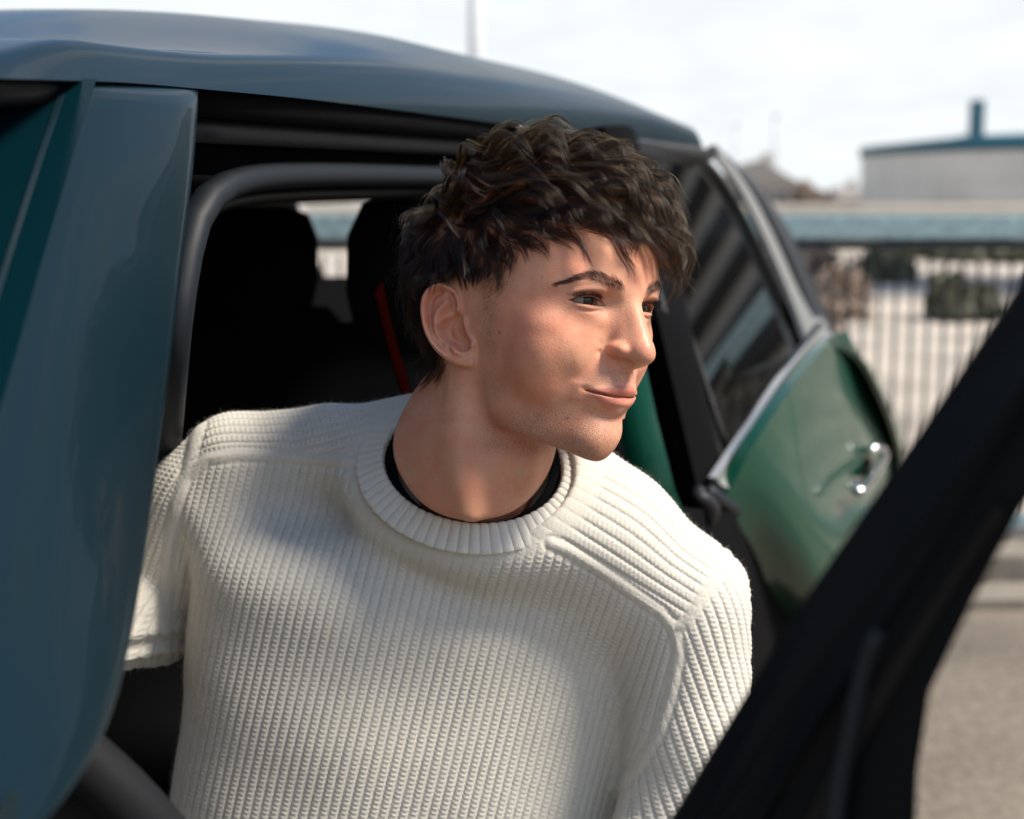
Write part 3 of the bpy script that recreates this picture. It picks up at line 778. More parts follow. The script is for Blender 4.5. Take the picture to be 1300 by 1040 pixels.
def paint(name, col, coat=.8):
    m, nt, b = new_mat(name); L = nt.links.new
    b.inputs['Base Color'].default_value = (*col, 1); b.inputs['Roughness'].default_value = .38; b.inputs['Metallic'].default_value = 0; b.inputs['Specular IOR Level'].default_value = .15
    b.inputs['Coat Weight'].default_value = coat; b.inputs['Coat Roughness'].default_value = .03; b.inputs['Coat IOR'].default_value = 1.36
    tc = nd(nt, 'ShaderNodeTexCoord'); n = nd(nt, 'ShaderNodeTexNoise', Scale=5.0, Detail=2.0); L(tc.outputs['Object'], n.inputs['Vector'])
    bp = nd(nt, 'ShaderNodeBump', Strength=.025, Distance=.02); L(n.outputs['Fac'], bp.inputs['Height']); L(bp.outputs['Normal'], b.inputs['Coat Normal'])
    return m
m_green = paint('green_paint', (.002, .040, .023), .40); m_teal = paint('sky_tinted_green_paint', (.0001, .0080, .0125), .22)  # roof and pillar: blue sky reflection put into the green base colour
m_blk = simple('black_rubber', (.0035, .0035, .004), .55, spec=.25); m_trim = simple('grey_black_trim', (.014, .014, .016), .5, spec=.25, noise=.15, nscale=60)
m_seal = simple('door_seal_rubber', (.008, .011, .015), .55, spec=.25); m_gloss = simple('gloss_black_trim', (.004, .005, .007), .12, coat=1)
m_dark = simple('black_cloth', (.0036, .0036, .0042), .95, noise=.3, nscale=300, spec=.06); m_liner = simple('dark_headliner', (.004, .004, .0045), .9, spec=.1)
m_chr = simple('chrome', (.72, .72, .70), .14, metal=1); m_strip = simple('pale_satin_metal', (.40, .40, .39), .3, metal=.6); m_red = simple('red_belt_webbing', (.006, .0005, .0004), 1.0, spec=0)
m_frame = simple('satin_black_door_frame', (.0016, .0030, .0048), .5, spec=.12)
m_leather = simple('perforated_leather', (.02, .02, .023), .7, spec=.15)
_nt2 = m_leather.node_tree; _vo = nd(_nt2, 'ShaderNodeTexVoronoi', Scale=420.0, Randomness=0.15); _tc2 = nd(_nt2, 'ShaderNodeTexCoord'); _nt2.links.new(_tc2.outputs['Object'], _vo.inputs['Vector'])
_rm = nd(_nt2, 'ShaderNodeValToRGB'); _rm.color_ramp.elements[0].position = .22; _rm.color_ramp.elements[0].color = (.006, .006, .007, 1); _rm.color_ramp.elements[1].position = .34; _rm.color_ramp.elements[1].color = (.008, .0085, .010, 1)
_nt2.links.new(_vo.outputs['Distance'], _rm.inputs['Fac']); _nt2.links.new(_rm.outputs['Color'], _nt2.nodes['Principled BSDF'].inputs['Base Color'])
def glass_mat(name, tint, mixf):
    m = bpy.data.materials.new(name); m.use_nodes = True; nt = m.node_tree; nt.nodes.clear(); L = nt.links.new
    o = nd(nt, 'ShaderNodeOutputMaterial'); g = nd(nt, 'ShaderNodeBsdfGlossy', Roughness=.01); t = nd(nt, 'ShaderNodeBsdfTransparent'); t.inputs['Color'].default_value = (*tint, 1)
    f = nd(nt, 'ShaderNodeFresnel', IOR=1.6); a = nd(nt, 'ShaderNodeMath', operation='MULTIPLY_ADD'); L(f.outputs[0], a.inputs[0]); a.inputs[1].default_value = 1.0; a.inputs[2].default_value = mixf
    x = nd(nt, 'ShaderNodeMixShader'); L(a.outputs[0], x.inputs[0]); L(t.outputs[0], x.inputs[1]); L(g.outputs[0], x.inputs[2]); L(x.outputs[0], o.inputs['Surface'])
    return m
m_pglass = glass_mat('privacy_glass', (.05, .055, .06), .03); m_wglass = simple('dark_tinted_glass', (.001, .012, .017), .22, spec=.18)

car = empty('car', 'green car with its front door open and dark cabin, the man leaning out of it', 'car', tuple(cpos(1.3, -.6, 0)))
CINV = Matrix.Translation(-Vector(car.location))
def clink(name, me, mat, parent=None):
    o = link(name, me, parent or car, mat)
    o.matrix_parent_inverse = CINV if parent is None else Matrix.Identity(4)
    return o
def grid_mesh(name, P, thick=0, smooth=True):
    """sheet through an (m, n, 3) array of points, optionally with thickness along its normals"""
    P = np.asarray(P, float); m, n = P.shape[:2]
    V = P.reshape(-1, 3); i = np.arange(m - 1)[:, None]; j = np.arange(n - 1)[None]
    Q = np.stack([i * n + j, (i + 1) * n + j, (i + 1) * n + j + 1, i * n + j + 1], -1).reshape(-1, 4)
    me = mesh_from(name, V, Q, smooth)
    if thick:
        me2 = me; du = np.gradient(P, axis=0); dv = np.gradient(P, axis=1); N = unit_(np.cross(du, dv)); B = (P + N * thick).reshape(-1, 3)
        edge = [k for k in range(n - 1)], 0
        Q2 = Q[:, ::-1] + m * n
        E = []
        for k in range(n - 1): E += [(k, k + 1, k + 1 + m * n, k + m * n), ((m - 1) * n + k + 1, (m - 1) * n + k, (m - 1) * n + k + m * n, (m - 1) * n + k + 1 + m * n)]
        for k in range(m - 1): E += [((k + 1) * n, k * n, k * n + m * n, (k + 1) * n + m * n), (k * n + n - 1, (k + 1) * n + n - 1, (k + 1) * n + n - 1 + m * n, k * n + n - 1 + m * n)]
        bpy.data.meshes.remove(me2)
        me = mesh_from(name, np.vstack([V, B]), np.vstack([Q, Q2, np.array(E)]), smooth)
        bm = bmesh.new(); bm.from_mesh(me); bmesh.ops.recalc_face_normals(bm, faces=bm.faces)
        for e in bm.edges:
            if len(e.link_faces) == 2 and e.calc_face_angle(0) > .9: e.smooth = False
        bm.to_mesh(me); bm.free()
    return me
def ruled(name, A, B, n=2, bulge=0, thick=0, m=24, smooth=True):
    """panel between two curves, bulging towards its left-hand normal"""
    A = spline(A, m); B = spline(B, m); t = np.linspace(0, 1, n)[None, :, None]
    P = A[:, None] * (1 - t) + B[:, None] * t
    if bulge:
        N = unit_(np.cross(np.gradient(P, axis=0), np.gradient(P, axis=1))); P = P + N * (bulge * (1 - (2 * t - 1) ** 2))
    return grid_mesh(name, P, thick, smooth)

# roof: gutter line along the side, crown across
GUT = [at_off(-420, 96, -.50), at_off(-120, 97, -.512), at_off(75, 102, -.525), at_off(160, 105, -.535), at_off(255, 113, -.545), at_off(400, 127, -.552), at_off(560, 147, -.555), at_off(700, 165, -.55), at_off(800, 176, -.54), at_off(892, 187, -.515)]
GUT_S = spline(GUT, 90)
def roof_point(g, w):
    s, o, z = co(g)
    k = np.clip((s - .86) / .60, 0, 1); H = .004 + .066 * k * k * (3 - 2 * k) + .055 * np.clip((s - 1.0) / .75, 0, 1); sk = .026 * np.clip((s - .6) / .2, 0, 1) * (1 - (1 - np.clip(min(w, 1.12 - w) / .022, 0, 1)) ** 1.7)
    H = H * (1 - .72 * np.clip((s - 2.25) / .6, 0, 1) ** 2)
    x = 1 - w / .56
    return cpos(s - .10 * (1 - x * x) * (1 - k), o - w, z + sk + H * max(1 - abs(x) ** 2.3, 0) ** .62)
wv_ = np.concatenate([[0, .001, .003, .006, .010, .016, .024], np.linspace(.036, 1.12 - .036, 46), [1.10, 1.115, 1.12]])
RP = np.array([[roof_point(g, w) for w in wv_] for g in GUT_S])
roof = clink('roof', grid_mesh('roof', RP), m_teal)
clink('gutter_trim', tube_mesh('gutter_trim', GUT_S[48:] + CN * .004 - np.array([0, 0, .004]), .0035, 8), m_gloss)
# windscreen pillar
AR = [at_off(252, 111, -.548), at_off(245, 210, -.528), at_off(230, 345, -.505), at_off(205, 545, -.465), at_off(168, 800, -.412), at_off(132, 930, -.385), at_off(60, 1036, -.362), at_off(-60, 1130, -.345)]
AL = [at_off(80, 100, -.540), at_off(45, 205, -.520), at_off(2, 340, -.500), at_off(-60, 540, -.470), at_off(-150, 800, -.430), at_off(-210, 930, -.41), at_off(-280, 1050, -.40), at_off(-340, 1160, -.39)]
m_ap = 60; a_ = spline(AL, m_ap); b_ = spline(AR, m_ap); t_ = np.linspace(0, 1, 25)
PA = a_[:, None] * (1 - t_)[None, :, None] + b_[:, None] * t_[None, :, None]
bul = (1 - np.abs(2 * t_ - 1) ** 5) ** .5 * .010 + (1 - (2 * t_ - 1) ** 2) * .004
top_ = np.clip(np.arange(m_ap) / 1.2, 0, 1) ** .5
PA = PA + (CN * .92 - CD * .38)[None, None] * (bul[None, :, None] * top_[:, None, None]) 
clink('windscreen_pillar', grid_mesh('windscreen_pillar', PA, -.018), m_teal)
# windscreen and its seal
WS_T = [GUT_S[0] + CN * -.02, at_off(75, 112, -.545)]
bm = new_bm(); p0 = cpos(.52, -.56, 1.375); 
ws_e = spline(AL, 40)[:34]
ws = np.array([[a + CN * .02 - CN * 1.12 * u + CD * .006 - CD * .07 * math.sin(math.pi * u) for u in np.linspace(0, 1, 18)] for a in ws_e])
clink('windscreen', grid_mesh('windscreen', ws), m_wglass)
hd = spline([at_off(-300, 105, -.53), at_off(-60, 106, -.535), at_off(82, 107, -.545)], 14)
clink('windscreen_seal', tube_mesh('windscreen_seal', hd - np.array([0, 0, .003]), .006, 8, .010), m_blk)

# door opening, top side: stepped rails below the gutter
def rails(name, offs, mat, u0=232, u1=745, r=.006, r2=.01, push=0):
    us = np.linspace(u0, u1, 12)
    pts = [at_off(u, 113 + (u - 255) * .108 + offs[0] + (u - 255) * offs[1], -.560 - push) for u in us]
    return clink(name, tube_mesh(name, pts, r, 14, r2), mat)
rails('roof_seal', (14, -.004), m_dark, r=.012, r2=.013, push=.012)
rails('header_trim', (52, -.045), m_trim, r=.008, r2=.0105, push=.03)
rails('inner_seal', (36, -.02), m_dark, r=.008, r2=.016, push=.045)
rails('header_panel', (84, -.06), m_dark, r=.010, r2=.017, push=.07)
arch = [at_off(200, 680, -.78), at_off(208, 590, -.70), at_off(213, 520, -.635), at_off(222, 420, -.60), at_off(234, 335, -.60), at_off(250, 275, -.60), at_off(276, 242, -.60), at_off(318, 227, -.60), at_off(390, 222, -.60), at_off(470, 222, -.60), at_off(560, 224, -.60), at_off(660, 228, -.60), at_off(760, 232, -.60)]
clink('door_seal', tube_mesh('door_seal', spline(arch, 60), .012, 14, .014, up=tuple(CN)), m_seal)
arch2 = [p - CN * .03 + np.array([0, 0, -.018]) + CD * .018 for p in arch]
clink('seal_lip', tube_mesh('seal_lip', spline(arch2, 60), .008, 12, .012, up=tuple(CN)), m_blk)
# headliner and cabin shell
def box_part(name, c, size, mat, rot=0, bevel=.01, parent=None):
    bm = new_bm(); M = Matrix.Rotation(-math.radians(18), 3, 'Z')
    bm_box(bm, (0, 0, 0), size, M.to_3x3() if rot == 0 else (M.to_3x3() @ Matrix.Rotation(rot, 3, 'X')))
    for v in bm.verts: v.co += Vector(c)
    return clink(name, bm_mesh(name, bm, bevel=bevel), mat, parent)
# local box axes: x = outward (CN), y = rearward (CD)
box_part('headliner', cpos(1.95, -1.13, 1.392), (1.0, 2.0, .02), m_liner)
box_part('cabin_floor', cpos(1.75, -1.0, .30), (1.4, 2.6, .05), m_dark)
box_part('sill', cpos(1.5, -.36, .36), (.16, 1.7, .18), m_green, bevel=.03)
def far(u, v): return at_off(u, v, -1.66)
def far_panel(name, px, mat):
    bm = new_bm(); q = [far(*p) for p in px]
    n_ = -CN * .04
    va = [bm.verts.new(p) for p in q]; vb = [bm.verts.new(p + n_) for p in q]
    bm.faces.new(va); bm.faces.new(vb[::-1])
    for i in range(len(q)):
        j = (i + 1) % len(q); bm.faces.new((va[i], vb[i], vb[j], va[j]))
    return clink(name, bm_mesh(name, bm), mat)
far_panel('far_side_panel', [(60, 520), (222, 432), (256, 408), (330, 372), (404, 352), (520, 350), (560, 620), (60, 900)], m_dark)
far_panel('far_pillar', [(330, 375), (300, 320), (262, 240), (372, 240), (392, 300), (412, 354)], m_dark)
far_panel('far_header', [(-420, 262), (-420, 150), (560, 200), (560, 254), (376, 260), (262, 262)], m_dark)
far_panel('far_front_panel', [(-420, 215), (262, 240), (300, 330), (222, 402), (60, 520), (-420, 560)], m_dark)
far_panel('far_rear_panel', [(520, 345), (540, 200), (760, 186), (890, 197), (935, 260), (1018, 430), (980, 700), (560, 640)], m_dark)
box_part('cabin_back', cpos(3.05, -.87, .85), (.64, .04, 1.0), m_dark)
box_part('far_door', cpos(1.6, -1.72, .62), (.06, 3.0, .70), m_dark)
# seats
def seat(name, s, o, zt, w=.46):
    bm = new_bm(); M = Matrix.Rotation(-math.radians(18), 3, 'Z')
    t = bpy.data.objects.new(name, None)
    def block(nm, prof, wid, bev, mat, parent):
        V = []; F = []; nn = 9
        rows = []
        for (x, z, hw, ht) in prof:
            ring_ = []
            for a in np.linspace(0, 2 * math.pi, 20, endpoint=False):
                e = .55
                ring_.append(cpos(s + x + np.sign(math.sin(a)) * abs(math.sin(a)) ** e * ht, o + np.sign(math.cos(a)) * abs(math.cos(a)) ** e * hw * wid, z))
            rows.append(ring_)
        P = np.array(rows); m = len(rows)
        V = [tuple(p) for r in rows for p in r]
        for i in range(m - 1):
            for j in range(20): F.append((i * 20 + j, i * 20 + (j + 1) % 20, (i + 1) * 20 + (j + 1) % 20, (i + 1) * 20 + j))
        F += [tuple(range(20))[::-1], tuple(range((m - 1) * 20, m * 20))]
        me = bpy.data.meshes.new(nm); me.from_pydata(V, [], F); me.polygons.foreach_set('use_smooth', np.ones(len(F), bool)); me.update()
        return clink(nm, me, mat, parent)
    st = block(name, [(-.30, .42, .9, .20), (-.10, .50, 1, .30), (.12, .56, 1, .16), (.16, .70, 1, .085), (.22, .95, .98, .075), (.26, 1.08, .82, .06), (.27, zt - .16, .55, .045)], w / 2, .04, m_dark, None)
    block('headrest', [(.262, zt - .20, .28, .03), (.262, zt - .185, .40, .05), (.265, zt - .12, .46, .062), (.27, zt - .05, .46, .06), (.275, zt - .012, .39, .05), (.276, zt, .24, .03)], w / 2, .03, m_dark, st)
    return st
seat('driver_seat', 1.365, -.63, 1.315); seat('passenger_seat', 1.79, -1.11, 1.30)
belt = spline([at_off(480, 365, -.53), at_off(495, 430, -.53), at_off(519, 508, -.53), at_off(560, 640, -.53)], 16)
clink('seat_belt', tube_mesh('seat_belt', belt, .011, 8, .0015, up=tuple(CN)), m_red)

# centre pillar between the doors
clink('door_pillar', ruled('door_pillar', [at_off(738, 172, -.575), at_off(768, 300, -.515), at_off(795, 520, -.40), at_off(822, 640, -.36), at_off(880, 800, -.33)], [at_off(768, 178, -.572), at_off(795, 330, -.49), at_off(817, 480, -.385), at_off(855, 632, -.33), at_off(915, 800, -.31)], 8, .006, .02), m_green)
clink('pillar_edge_trim', tube_mesh('pillar_edge_trim', spline([at_off(797, 335, -.468), at_off(818, 478, -.383), at_off(857, 634, -.328), at_off(917, 800, -.306)], 16), .004, 8), m_green)
clink('pillar_cover', ruled('pillar_cover', [at_off(742, 165, -.55), at_off(800, 330, -.50), at_off(826, 440, -.44), at_off(868, 640, -.37)], [at_off(782, 172, -.55), at_off(838, 345, -.48), at_off(856, 440, -.42), at_off(900, 640, -.35)], 8, .008, .03), m_dark)
clink('pillar_seal', tube_mesh('pillar_seal', spline([at_off(752, 170, -.54), at_off(800, 270, -.505), at_off(842, 395, -.43), at_off(868, 510, -.385), at_off(893, 632, -.345)], 24), .0065, 10), m_seal)
clink('inner_pillar', ruled('inner_pillar', [at_off(735, 400, -.60), at_off(770, 560, -.5), at_off(800, 700, -.45)], [at_off(772, 400, -.55), at_off(800, 560, -.46), at_off(835, 700, -.42)], 6, .004, .03), m_trim)
# rear door
rd_top = [at_off(780, 190, -.53), at_off(840, 198, -.525), at_off(902, 207, -.51)]
rear_door = clink('rear_door', ruled('rear_door', [at_off(918, 640, -.318), at_off(955, 568, -.288), at_off(1000, 500, -.260), at_off(1050, 436, -.235), at_off(1075, 420, -.228)],
    [at_off(1015, 800, -.290), at_off(1060, 800, -.21), at_off(1105, 780, -.185), at_off(1150, 700, -.155), at_off(1165, 640, -.142)], 24, -.020, .02, 40), m_green)
fl = [at_off(1050, 436, -.237), at_off(1085, 455, -.205), at_off(1112, 500, -.175), at_off(1135, 560, -.158), at_off(1150, 640, -.15)]
bl = [at_off(1040, 432, -.34), at_off(1088, 452, -.32), at_off(1120, 498, -.30), at_off(1146, 560, -.29), at_off(1160, 650, -.29)]
clink('rear_wing', ruled('rear_wing', fl, bl, 10, -.012, .01), m_green)
# side glass with its frame: one flat plane
GP0 = at_off(905, 605, -.345); GP1 = at_off(800, 200, -.535); GP2 = at_off(1015, 420, -.372)
GPN = unit_(np.cross(GP1 - GP0, GP2 - GP0)); GPN = GPN if GPN @ CN > 0 else -GPN
def gpl(u, v, out=0):
    r = ray(u, v); return ORG + r * (((GP0 - ORG) @ GPN + out) / (r @ GPN))
gl_a = [gpl(795, 198), gpl(835, 345), gpl(866, 470), gpl(903, 607)]
gl_b = [gpl(898, 206), gpl(950, 290), gpl(1002, 395), gpl(1030, 442)]
glass = clink('rear_window', ruled('rear_window', gl_a, gl_b, 16, .004, 0, 30), m_pglass)
glass_in = [p - CN * .06 for p in gl_a], [p - CN * .06 for p in gl_b]
clink('window_divider', tube_mesh('window_divider', spline([gpl(838, 330, .003), gpl(852, 366, .003), gpl(880, 440, .003), gpl(916, 551, .003), gpl(930, 582, .003)], 20), .0042, 8, .006), m_trim)
clink('window_frame', tube_mesh('window_frame', spline([gpl(786, 192, .004), gpl(850, 200, .004), gpl(893, 207, .004), gpl(917, 232, .004), gpl(950, 290, .004), gpl(1000, 395, .004), gpl(1026, 445, .004), gpl(985, 500, .004), gpl(915, 602, .004)], 50), .007, 10, .011), m_blk)
clink('rear_roof_rail', tube_mesh('rear_roof_rail', spline([at_off(770, 178, -.54), at_off(830, 187, -.532), at_off(902, 198, -.51)], 16), .006, 10, .010), m_trim)
clink('rear_pillar_strip', ruled('rear_pillar_strip', [gpl(899, 193, .012), gpl(930, 235, .012), gpl(963, 300, .012), gpl(998, 380, .012), gpl(1020, 437, .012), gpl(1028, 466, .012)],
    [gpl(909, 201, .010), gpl(945, 246, .010), gpl(978, 306, .010), gpl(1011, 378, .010), gpl(1036, 422, .010), gpl(1044, 442, .010)], 6, .006, .012), m_strip)
clink('rear_pillar', ruled('rear_pillar', [at_off(895, 190, -.52), at_off(950, 243, -.50), at_off(986, 306, -.465), at_off(1018, 378, -.405), at_off(1040, 425, -.34)],
    [at_off(905, 192, -.62), at_off(965, 248, -.60), at_off(1004, 306, -.57), at_off(1036, 378, -.50), at_off(1056, 425, -.42)], 6, .006, .012), m_trim)
clink('beltline_strip', ruled('beltline_strip', [at_off(910, 607, -.325), at_off(955, 540, -.308), at_off(1000, 472, -.29), at_off(1046, 414, -.275)], [at_off(926, 620, -.312), at_off(972, 548, -.294), at_off(1016, 480, -.276), at_off(1056, 424, -.262)], 6, .004, .012), m_strip)
clink('belt_end_cap', tube_mesh('belt_end_cap', spline([gpl(1030, 428, .014), gpl(1037, 410, .016), gpl(1045, 414, .016), gpl(1050, 430, .015), gpl(1044, 446, .012)], 16), .011, 10), m_strip)
clink('belt_seal', tube_mesh('belt_seal', spline([at_off(905, 604, -.335), at_off(950, 536, -.318), at_off(995, 470, -.30), at_off(1040, 412, -.285)], 16), .006, 8), m_blk)
clink('latch_cap', tube_mesh('latch_cap', spline([at_off(880, 628, -.33), at_off(893, 634, -.318), at_off(902, 648, -.312), at_off(900, 662, -.318)], 10), [.006, .010, .011, .012, .013, .013, .012, .011, .009, .005], 12), m_trim)
ds = spline([at_off(900, 625, -.322), at_off(938, 652, -.31), at_off(972, 695, -.305), at_off(998, 745, -.302), at_off(1016, 800, -.30), at_off(1030, 880, -.30)], 30)
clink('rear_door_seal', tube_mesh('rear_door_seal', ds, .0085, 10, .010), m_seal)
clink('rear_door_edge', tube_mesh('rear_door_edge', ds - CN * .012 - CD * .022, .010, 10, .014), m_blk)
clink('lower_pillar', ruled('lower_pillar', [at_off(800, 640, -.36), at_off(850, 800, -.34), at_off(880, 1000, -.34)], [at_off(930, 650, -.335), at_off(1010, 800, -.32), at_off(1030, 1000, -.32)], 6, .004, .03), m_dark)
# handle
hp = spline([at_off(1081, 614, -.188), at_off(1087, 623, -.178), at_off(1096, 620, -.172), at_off(1110, 601, -.164), at_off(1122, 582, -.162), at_off(1122, 573, -.166), at_off(1112, 569, -.172), at_off(1104, 570, -.182)], 20)
hd_ = clink('door_handle', tube_mesh('door_handle', hp, .0105, 12, .008), m_chr, None)
hd_.parent = rear_door; hd_.matrix_parent_inverse = Matrix.Identity(4)
bm = new_bm(); hexa(bm, [at_off(*q, -.200) for q in ((1092, 604), (1104, 580), (1112, 580), (1102, 606))], [at_off(*q, -.188) for q in ((1092, 604), (1104, 580), (1112, 580), (1102, 606))]); clink('handle_recess', bm_mesh('handle_recess', bm), m_dark, rear_door)

# open front door in the foreground: window frame, inner trim, mirror corner
def dpt(u, v):                                                        # the door leaf stands out from its hinges, a plane of its own
    t = (u - 850) / 450.0
    return at_depth(u, v, .62 - .12 * t)
def slab(name, px, mat, thick=.03, bev=.006, push=0, parent=None):
    bm = new_bm(); q = [dpt(*p) for p in px]; ctr = np.mean(q, 0); n_ = unit_(ctr - ORG) * 1.0
    q = [p + n_ * push for p in q]
    va = [bm.verts.new(p) for p in q]; vb = [bm.verts.new(p + n_ * thick) for p in q]
    bm.faces.new(va); bm.faces.new(vb[::-1])
    for i in range(len(q)):
        j = (i + 1) % len(q); bm.faces.new((va[i], vb[i], vb[j], va[j]))
    return clink(name, bm_mesh(name, bm, bevel=bev, seg=3), mat, parent)
front_door = slab('front_door', [(842, 1052), (1000, 792), (1150, 572), (1330, 300), (1420, 300), (1420, 500), (1300, 642), (1226, 742), (1164, 868), (1152, 1120), (842, 1120)], m_frame)
slab('frame_rib', [(905, 1060), (1040, 850), (1190, 620), (1345, 395), (1372, 412), (1220, 645), (1075, 868), (955, 1060)], m_frame, .012, .005, -.012, front_door)
slab('frame_groove_trim', [(1010, 1060), (1090, 905), (1180, 760), (1262, 640), (1276, 650), (1196, 772), (1112, 915), (1036, 1060)], m_blk, .012, .003, -.008, front_door)
mt_ = spline([dpt(1118, 800), dpt(1098, 850), dpt(1080, 930), dpt(1066, 1000), dpt(1056, 1080)], 14) - unit_(dpt(1090, 900) - ORG) * .011
clink('mirror_trim', tube_mesh('mirror_trim', mt_, .0052, 10, .003), m_seal, front_door)
slab('door_glass_edge', [(1158, 872), (1170, 862), (1160, 1120), (1146, 1120)], m_gloss, .01, .002, .006, front_door)

# steering wheel
WC = at_depth(-42, 1096, .85); wn = unit_(CD * .88 + np.array([0, 0, .42]) + CN * .10); w1 = unit_(np.cross(wn, [0, 0, 1.0])); w2 = np.cross(w1, wn)
phs = np.linspace(0, 2 * math.pi, 90, endpoint=False)
sw_ = clink('steering_wheel', tube_mesh('steering_wheel', [WC + .192 * (w1 * math.cos(a) + w2 * math.sin(a)) for a in phs], .0175, 16, .0165, closed=True, up=tuple(wn)), m_leather)
clink('wheel_hub', tube_mesh('wheel_hub', [WC - wn * .05, WC + wn * .0, WC + wn * .012], [.06, .07, .05], 20, up=tuple(w1)), m_blk, sw_)
for a in (0, math.pi, -math.pi / 2):
    q = w1 * math.cos(a) + w2 * math.sin(a)
    clink('wheel_spoke', tube_mesh('wheel_spoke', [WC + q * .06, WC + q * .12, WC + q * .172], [.02, .014, .016], 10, .008, up=tuple(wn)), m_blk, sw_)
box_part('dashboard', cpos(.42, -1.05, .93), (1.1, .35, .16), m_dark, bevel=.04)
# ---------------------------------------------------------------- sweater: one knitted surface, split into its panels (world metres -> mm about SW_O)
SW_O = at_depth(605, 640, 1.17)
def swp(u, v, D):
    return (at_depth(u, v, D) - SW_O) * 1000
T_A, T_B = swp(548, 700, 1.228), swp(492, 1170, 1.235)
T_AX = (T_B - T_A) / np.linalg.norm(T_B - T_A)                        # down the trunk
T_F = np.array([0.10, -1.0, 0.05]); T_F -= T_AX * (T_F @ T_AX); T_F /= np.linalg.norm(T_F)   # out of the chest
T_R = np.cross(T_AX, T_F)                                             # towards the picture's right (his left)
if T_R[0] < 0: T_R = -T_R
T_W, T_D = 206.0, 118.0
RIB_AX = np.array([-.235, 0, -.97]); RIB_AX /= np.linalg.norm(RIB_AX)   # the ribs hang a little askew
RIB_R = np.array([.97, 0, -.235]); RIB_R /= np.linalg.norm(RIB_R)
SH_L = [swp(565, 598, 1.225), swp(420, 578, 1.228), swp(300, 592, 1.225), swp(262, 622, 1.225)]
SH_R = [swp(675, 650, 1.175), swp(775, 690, 1.165), swp(862, 766, 1.165)]
ARM_L = [swp(252, 640, 1.228), swp(196, 782, 1.235), swp(40, 800, 1.10)]
ARM_R = [swp(868, 772, 1.165), swp(884, 925, 1.15), swp(862, 1010, 1.14)]
FORE_R = [swp(858, 1012, 1.14), swp(790, 1180, 1.10)]

def fold_noise(P, s, seed):
    r = np.random.default_rng(seed); o = np.zeros(len(P), np.float32)
    for k in range(7):
        w = r.normal(size=3) * np.array([1, .6, 1.2]); w /= np.linalg.norm(w)
        f = s * r.uniform(.6, 1.9)
        o += np.sin(P @ w * f + r.uniform(0, 6.28)).astype(np.float32) / (1 + k * .35)
    return o / 3

def sweater_sdf(P):
    P = P.astype(np.float32)
    Q = P - T_A.astype(np.float32)
    x = Q @ T_R; y = Q @ T_F; z = Q @ T_AX
    k0 = (np.abs(x / T_W) ** 2.7 + np.abs(y / T_D) ** 2.7) ** (1 / 2.7) + 1e-6
    k1 = np.sqrt((x / T_W ** 2) ** 2 + (y / T_D ** 2) ** 2) + 1e-9
    d = (k0 - 1) * np.minimum(k0 / k1, T_W)
    d = smax(d, (-z * .8 + y * .6) - 86, 60)
    d = smax(d, -z - 30, 60)
    d = smin(d, chain(P, SH_L, [58, 44, 46, 46], 10), 40)
    d = smin(d, chain(P, SH_R, [66, 60, 54], 10), 46)
    aL = chain(P, ARM_L, [49, 45, 41], 10)
    aR = chain(P, ARM_R, [57, 54, 50], 14)
    aR = smin(aR, cap(P, FORE_R[0], FORE_R[1], 45, 42), 6)
    fl_ = np.exp(-((P[:, 2] - ARM_L[1][2] + 14) / 26) ** 2) * np.cos((P[:, 2] + .35 * P[:, 0]) * .26)
    aL = aL + (3.5 * fl_).astype(np.float32)
    d = smin(d, aL, 4); d = smin(d, aR, 20)
    # the knit rises to the collar all round and stays out of the neck opening
    Rq = P / 1000 + (SW_O - R_C)
    qn = (Rq @ R_N) * 1000; q1 = (Rq @ R_E1) * 1000; q2 = (Rq @ R_E2) * 1000
    kk = np.sqrt((q1 / (R_A * 1000)) ** 2 + (q2 / (R_B * 1000)) ** 2) + 1e-6
    er = (kk - 1) * R_B * 1000
    d = smin(d, np.hypot(er - 2, qn + 22) - 9, 58)
    d = smax(d, -np.maximum(er + 3, -(qn + 8)), 6)
    d = smax(d, -np.maximum(er + 3, -(qn + 24)), 5)
    # crease in the arm pits and long soft folds
    lowf = np.clip((z - 20) / 160, 0, 1)
    d = d + (2.2 + 4.6 * lowf) * fold_noise(P, .015, 5) + (1.2 + 1.2 * lowf) * fold_noise(P, .035, 9)
    return d

def w2s(P): return (np.asarray(P) - SW_O) * 1000
def s2w(P): return np.asarray(P) / 1000 + SW_O
def to_px(W):
    """photo position of world points"""
    Q = np.asarray(W) - ORG
    C = Q @ CAMM.T
    return CX + F_PX * C[:, 0] / C[:, 2], CY + F_PX * C[:, 1] / C[:, 2]

# the seam lines, found on the photograph and kept as curves on the garment
YOKE_L = np.array([(470, 588), (420, 584), (365, 580), (300, 577), (262, 583), (236, 606), (222, 640), (214, 700), (211, 770), (212, 840)], float)
YOKE_R = np.array([(700, 690), (722, 700), (760, 724), (800, 752), (838, 778), (856, 800), (861, 830), (852, 880), (836, 930), (808, 975), (780, 1000)], float)
SLV_L = np.array([(262, 500), (246, 560), (236, 606)], float)
SLV_R = np.array([(925, 700), (905, 740), (872, 790), (856, 800)], float)

def seam_d(u, v, pts): return poly_d(u, v, pts)

E_S = np.linspace(0, 2 * math.pi, 2001)
E_L = np.concatenate([[0], np.cumsum(np.hypot(np.diff(T_W * np.sin(E_S)), np.diff(T_D * np.cos(E_S))))])
def axis_uv(P, A, B, R):
    """length along and round a limb"""
    ax = (B - A) / np.linalg.norm(B - A)
    Q = P - A; t = Q @ ax
    e1 = np.cross(ax, [0, 1.0, 0]); e1 /= np.linalg.norm(e1); e2 = np.cross(ax, e1)
    return t, np.arctan2(Q @ e2, Q @ e1) * R

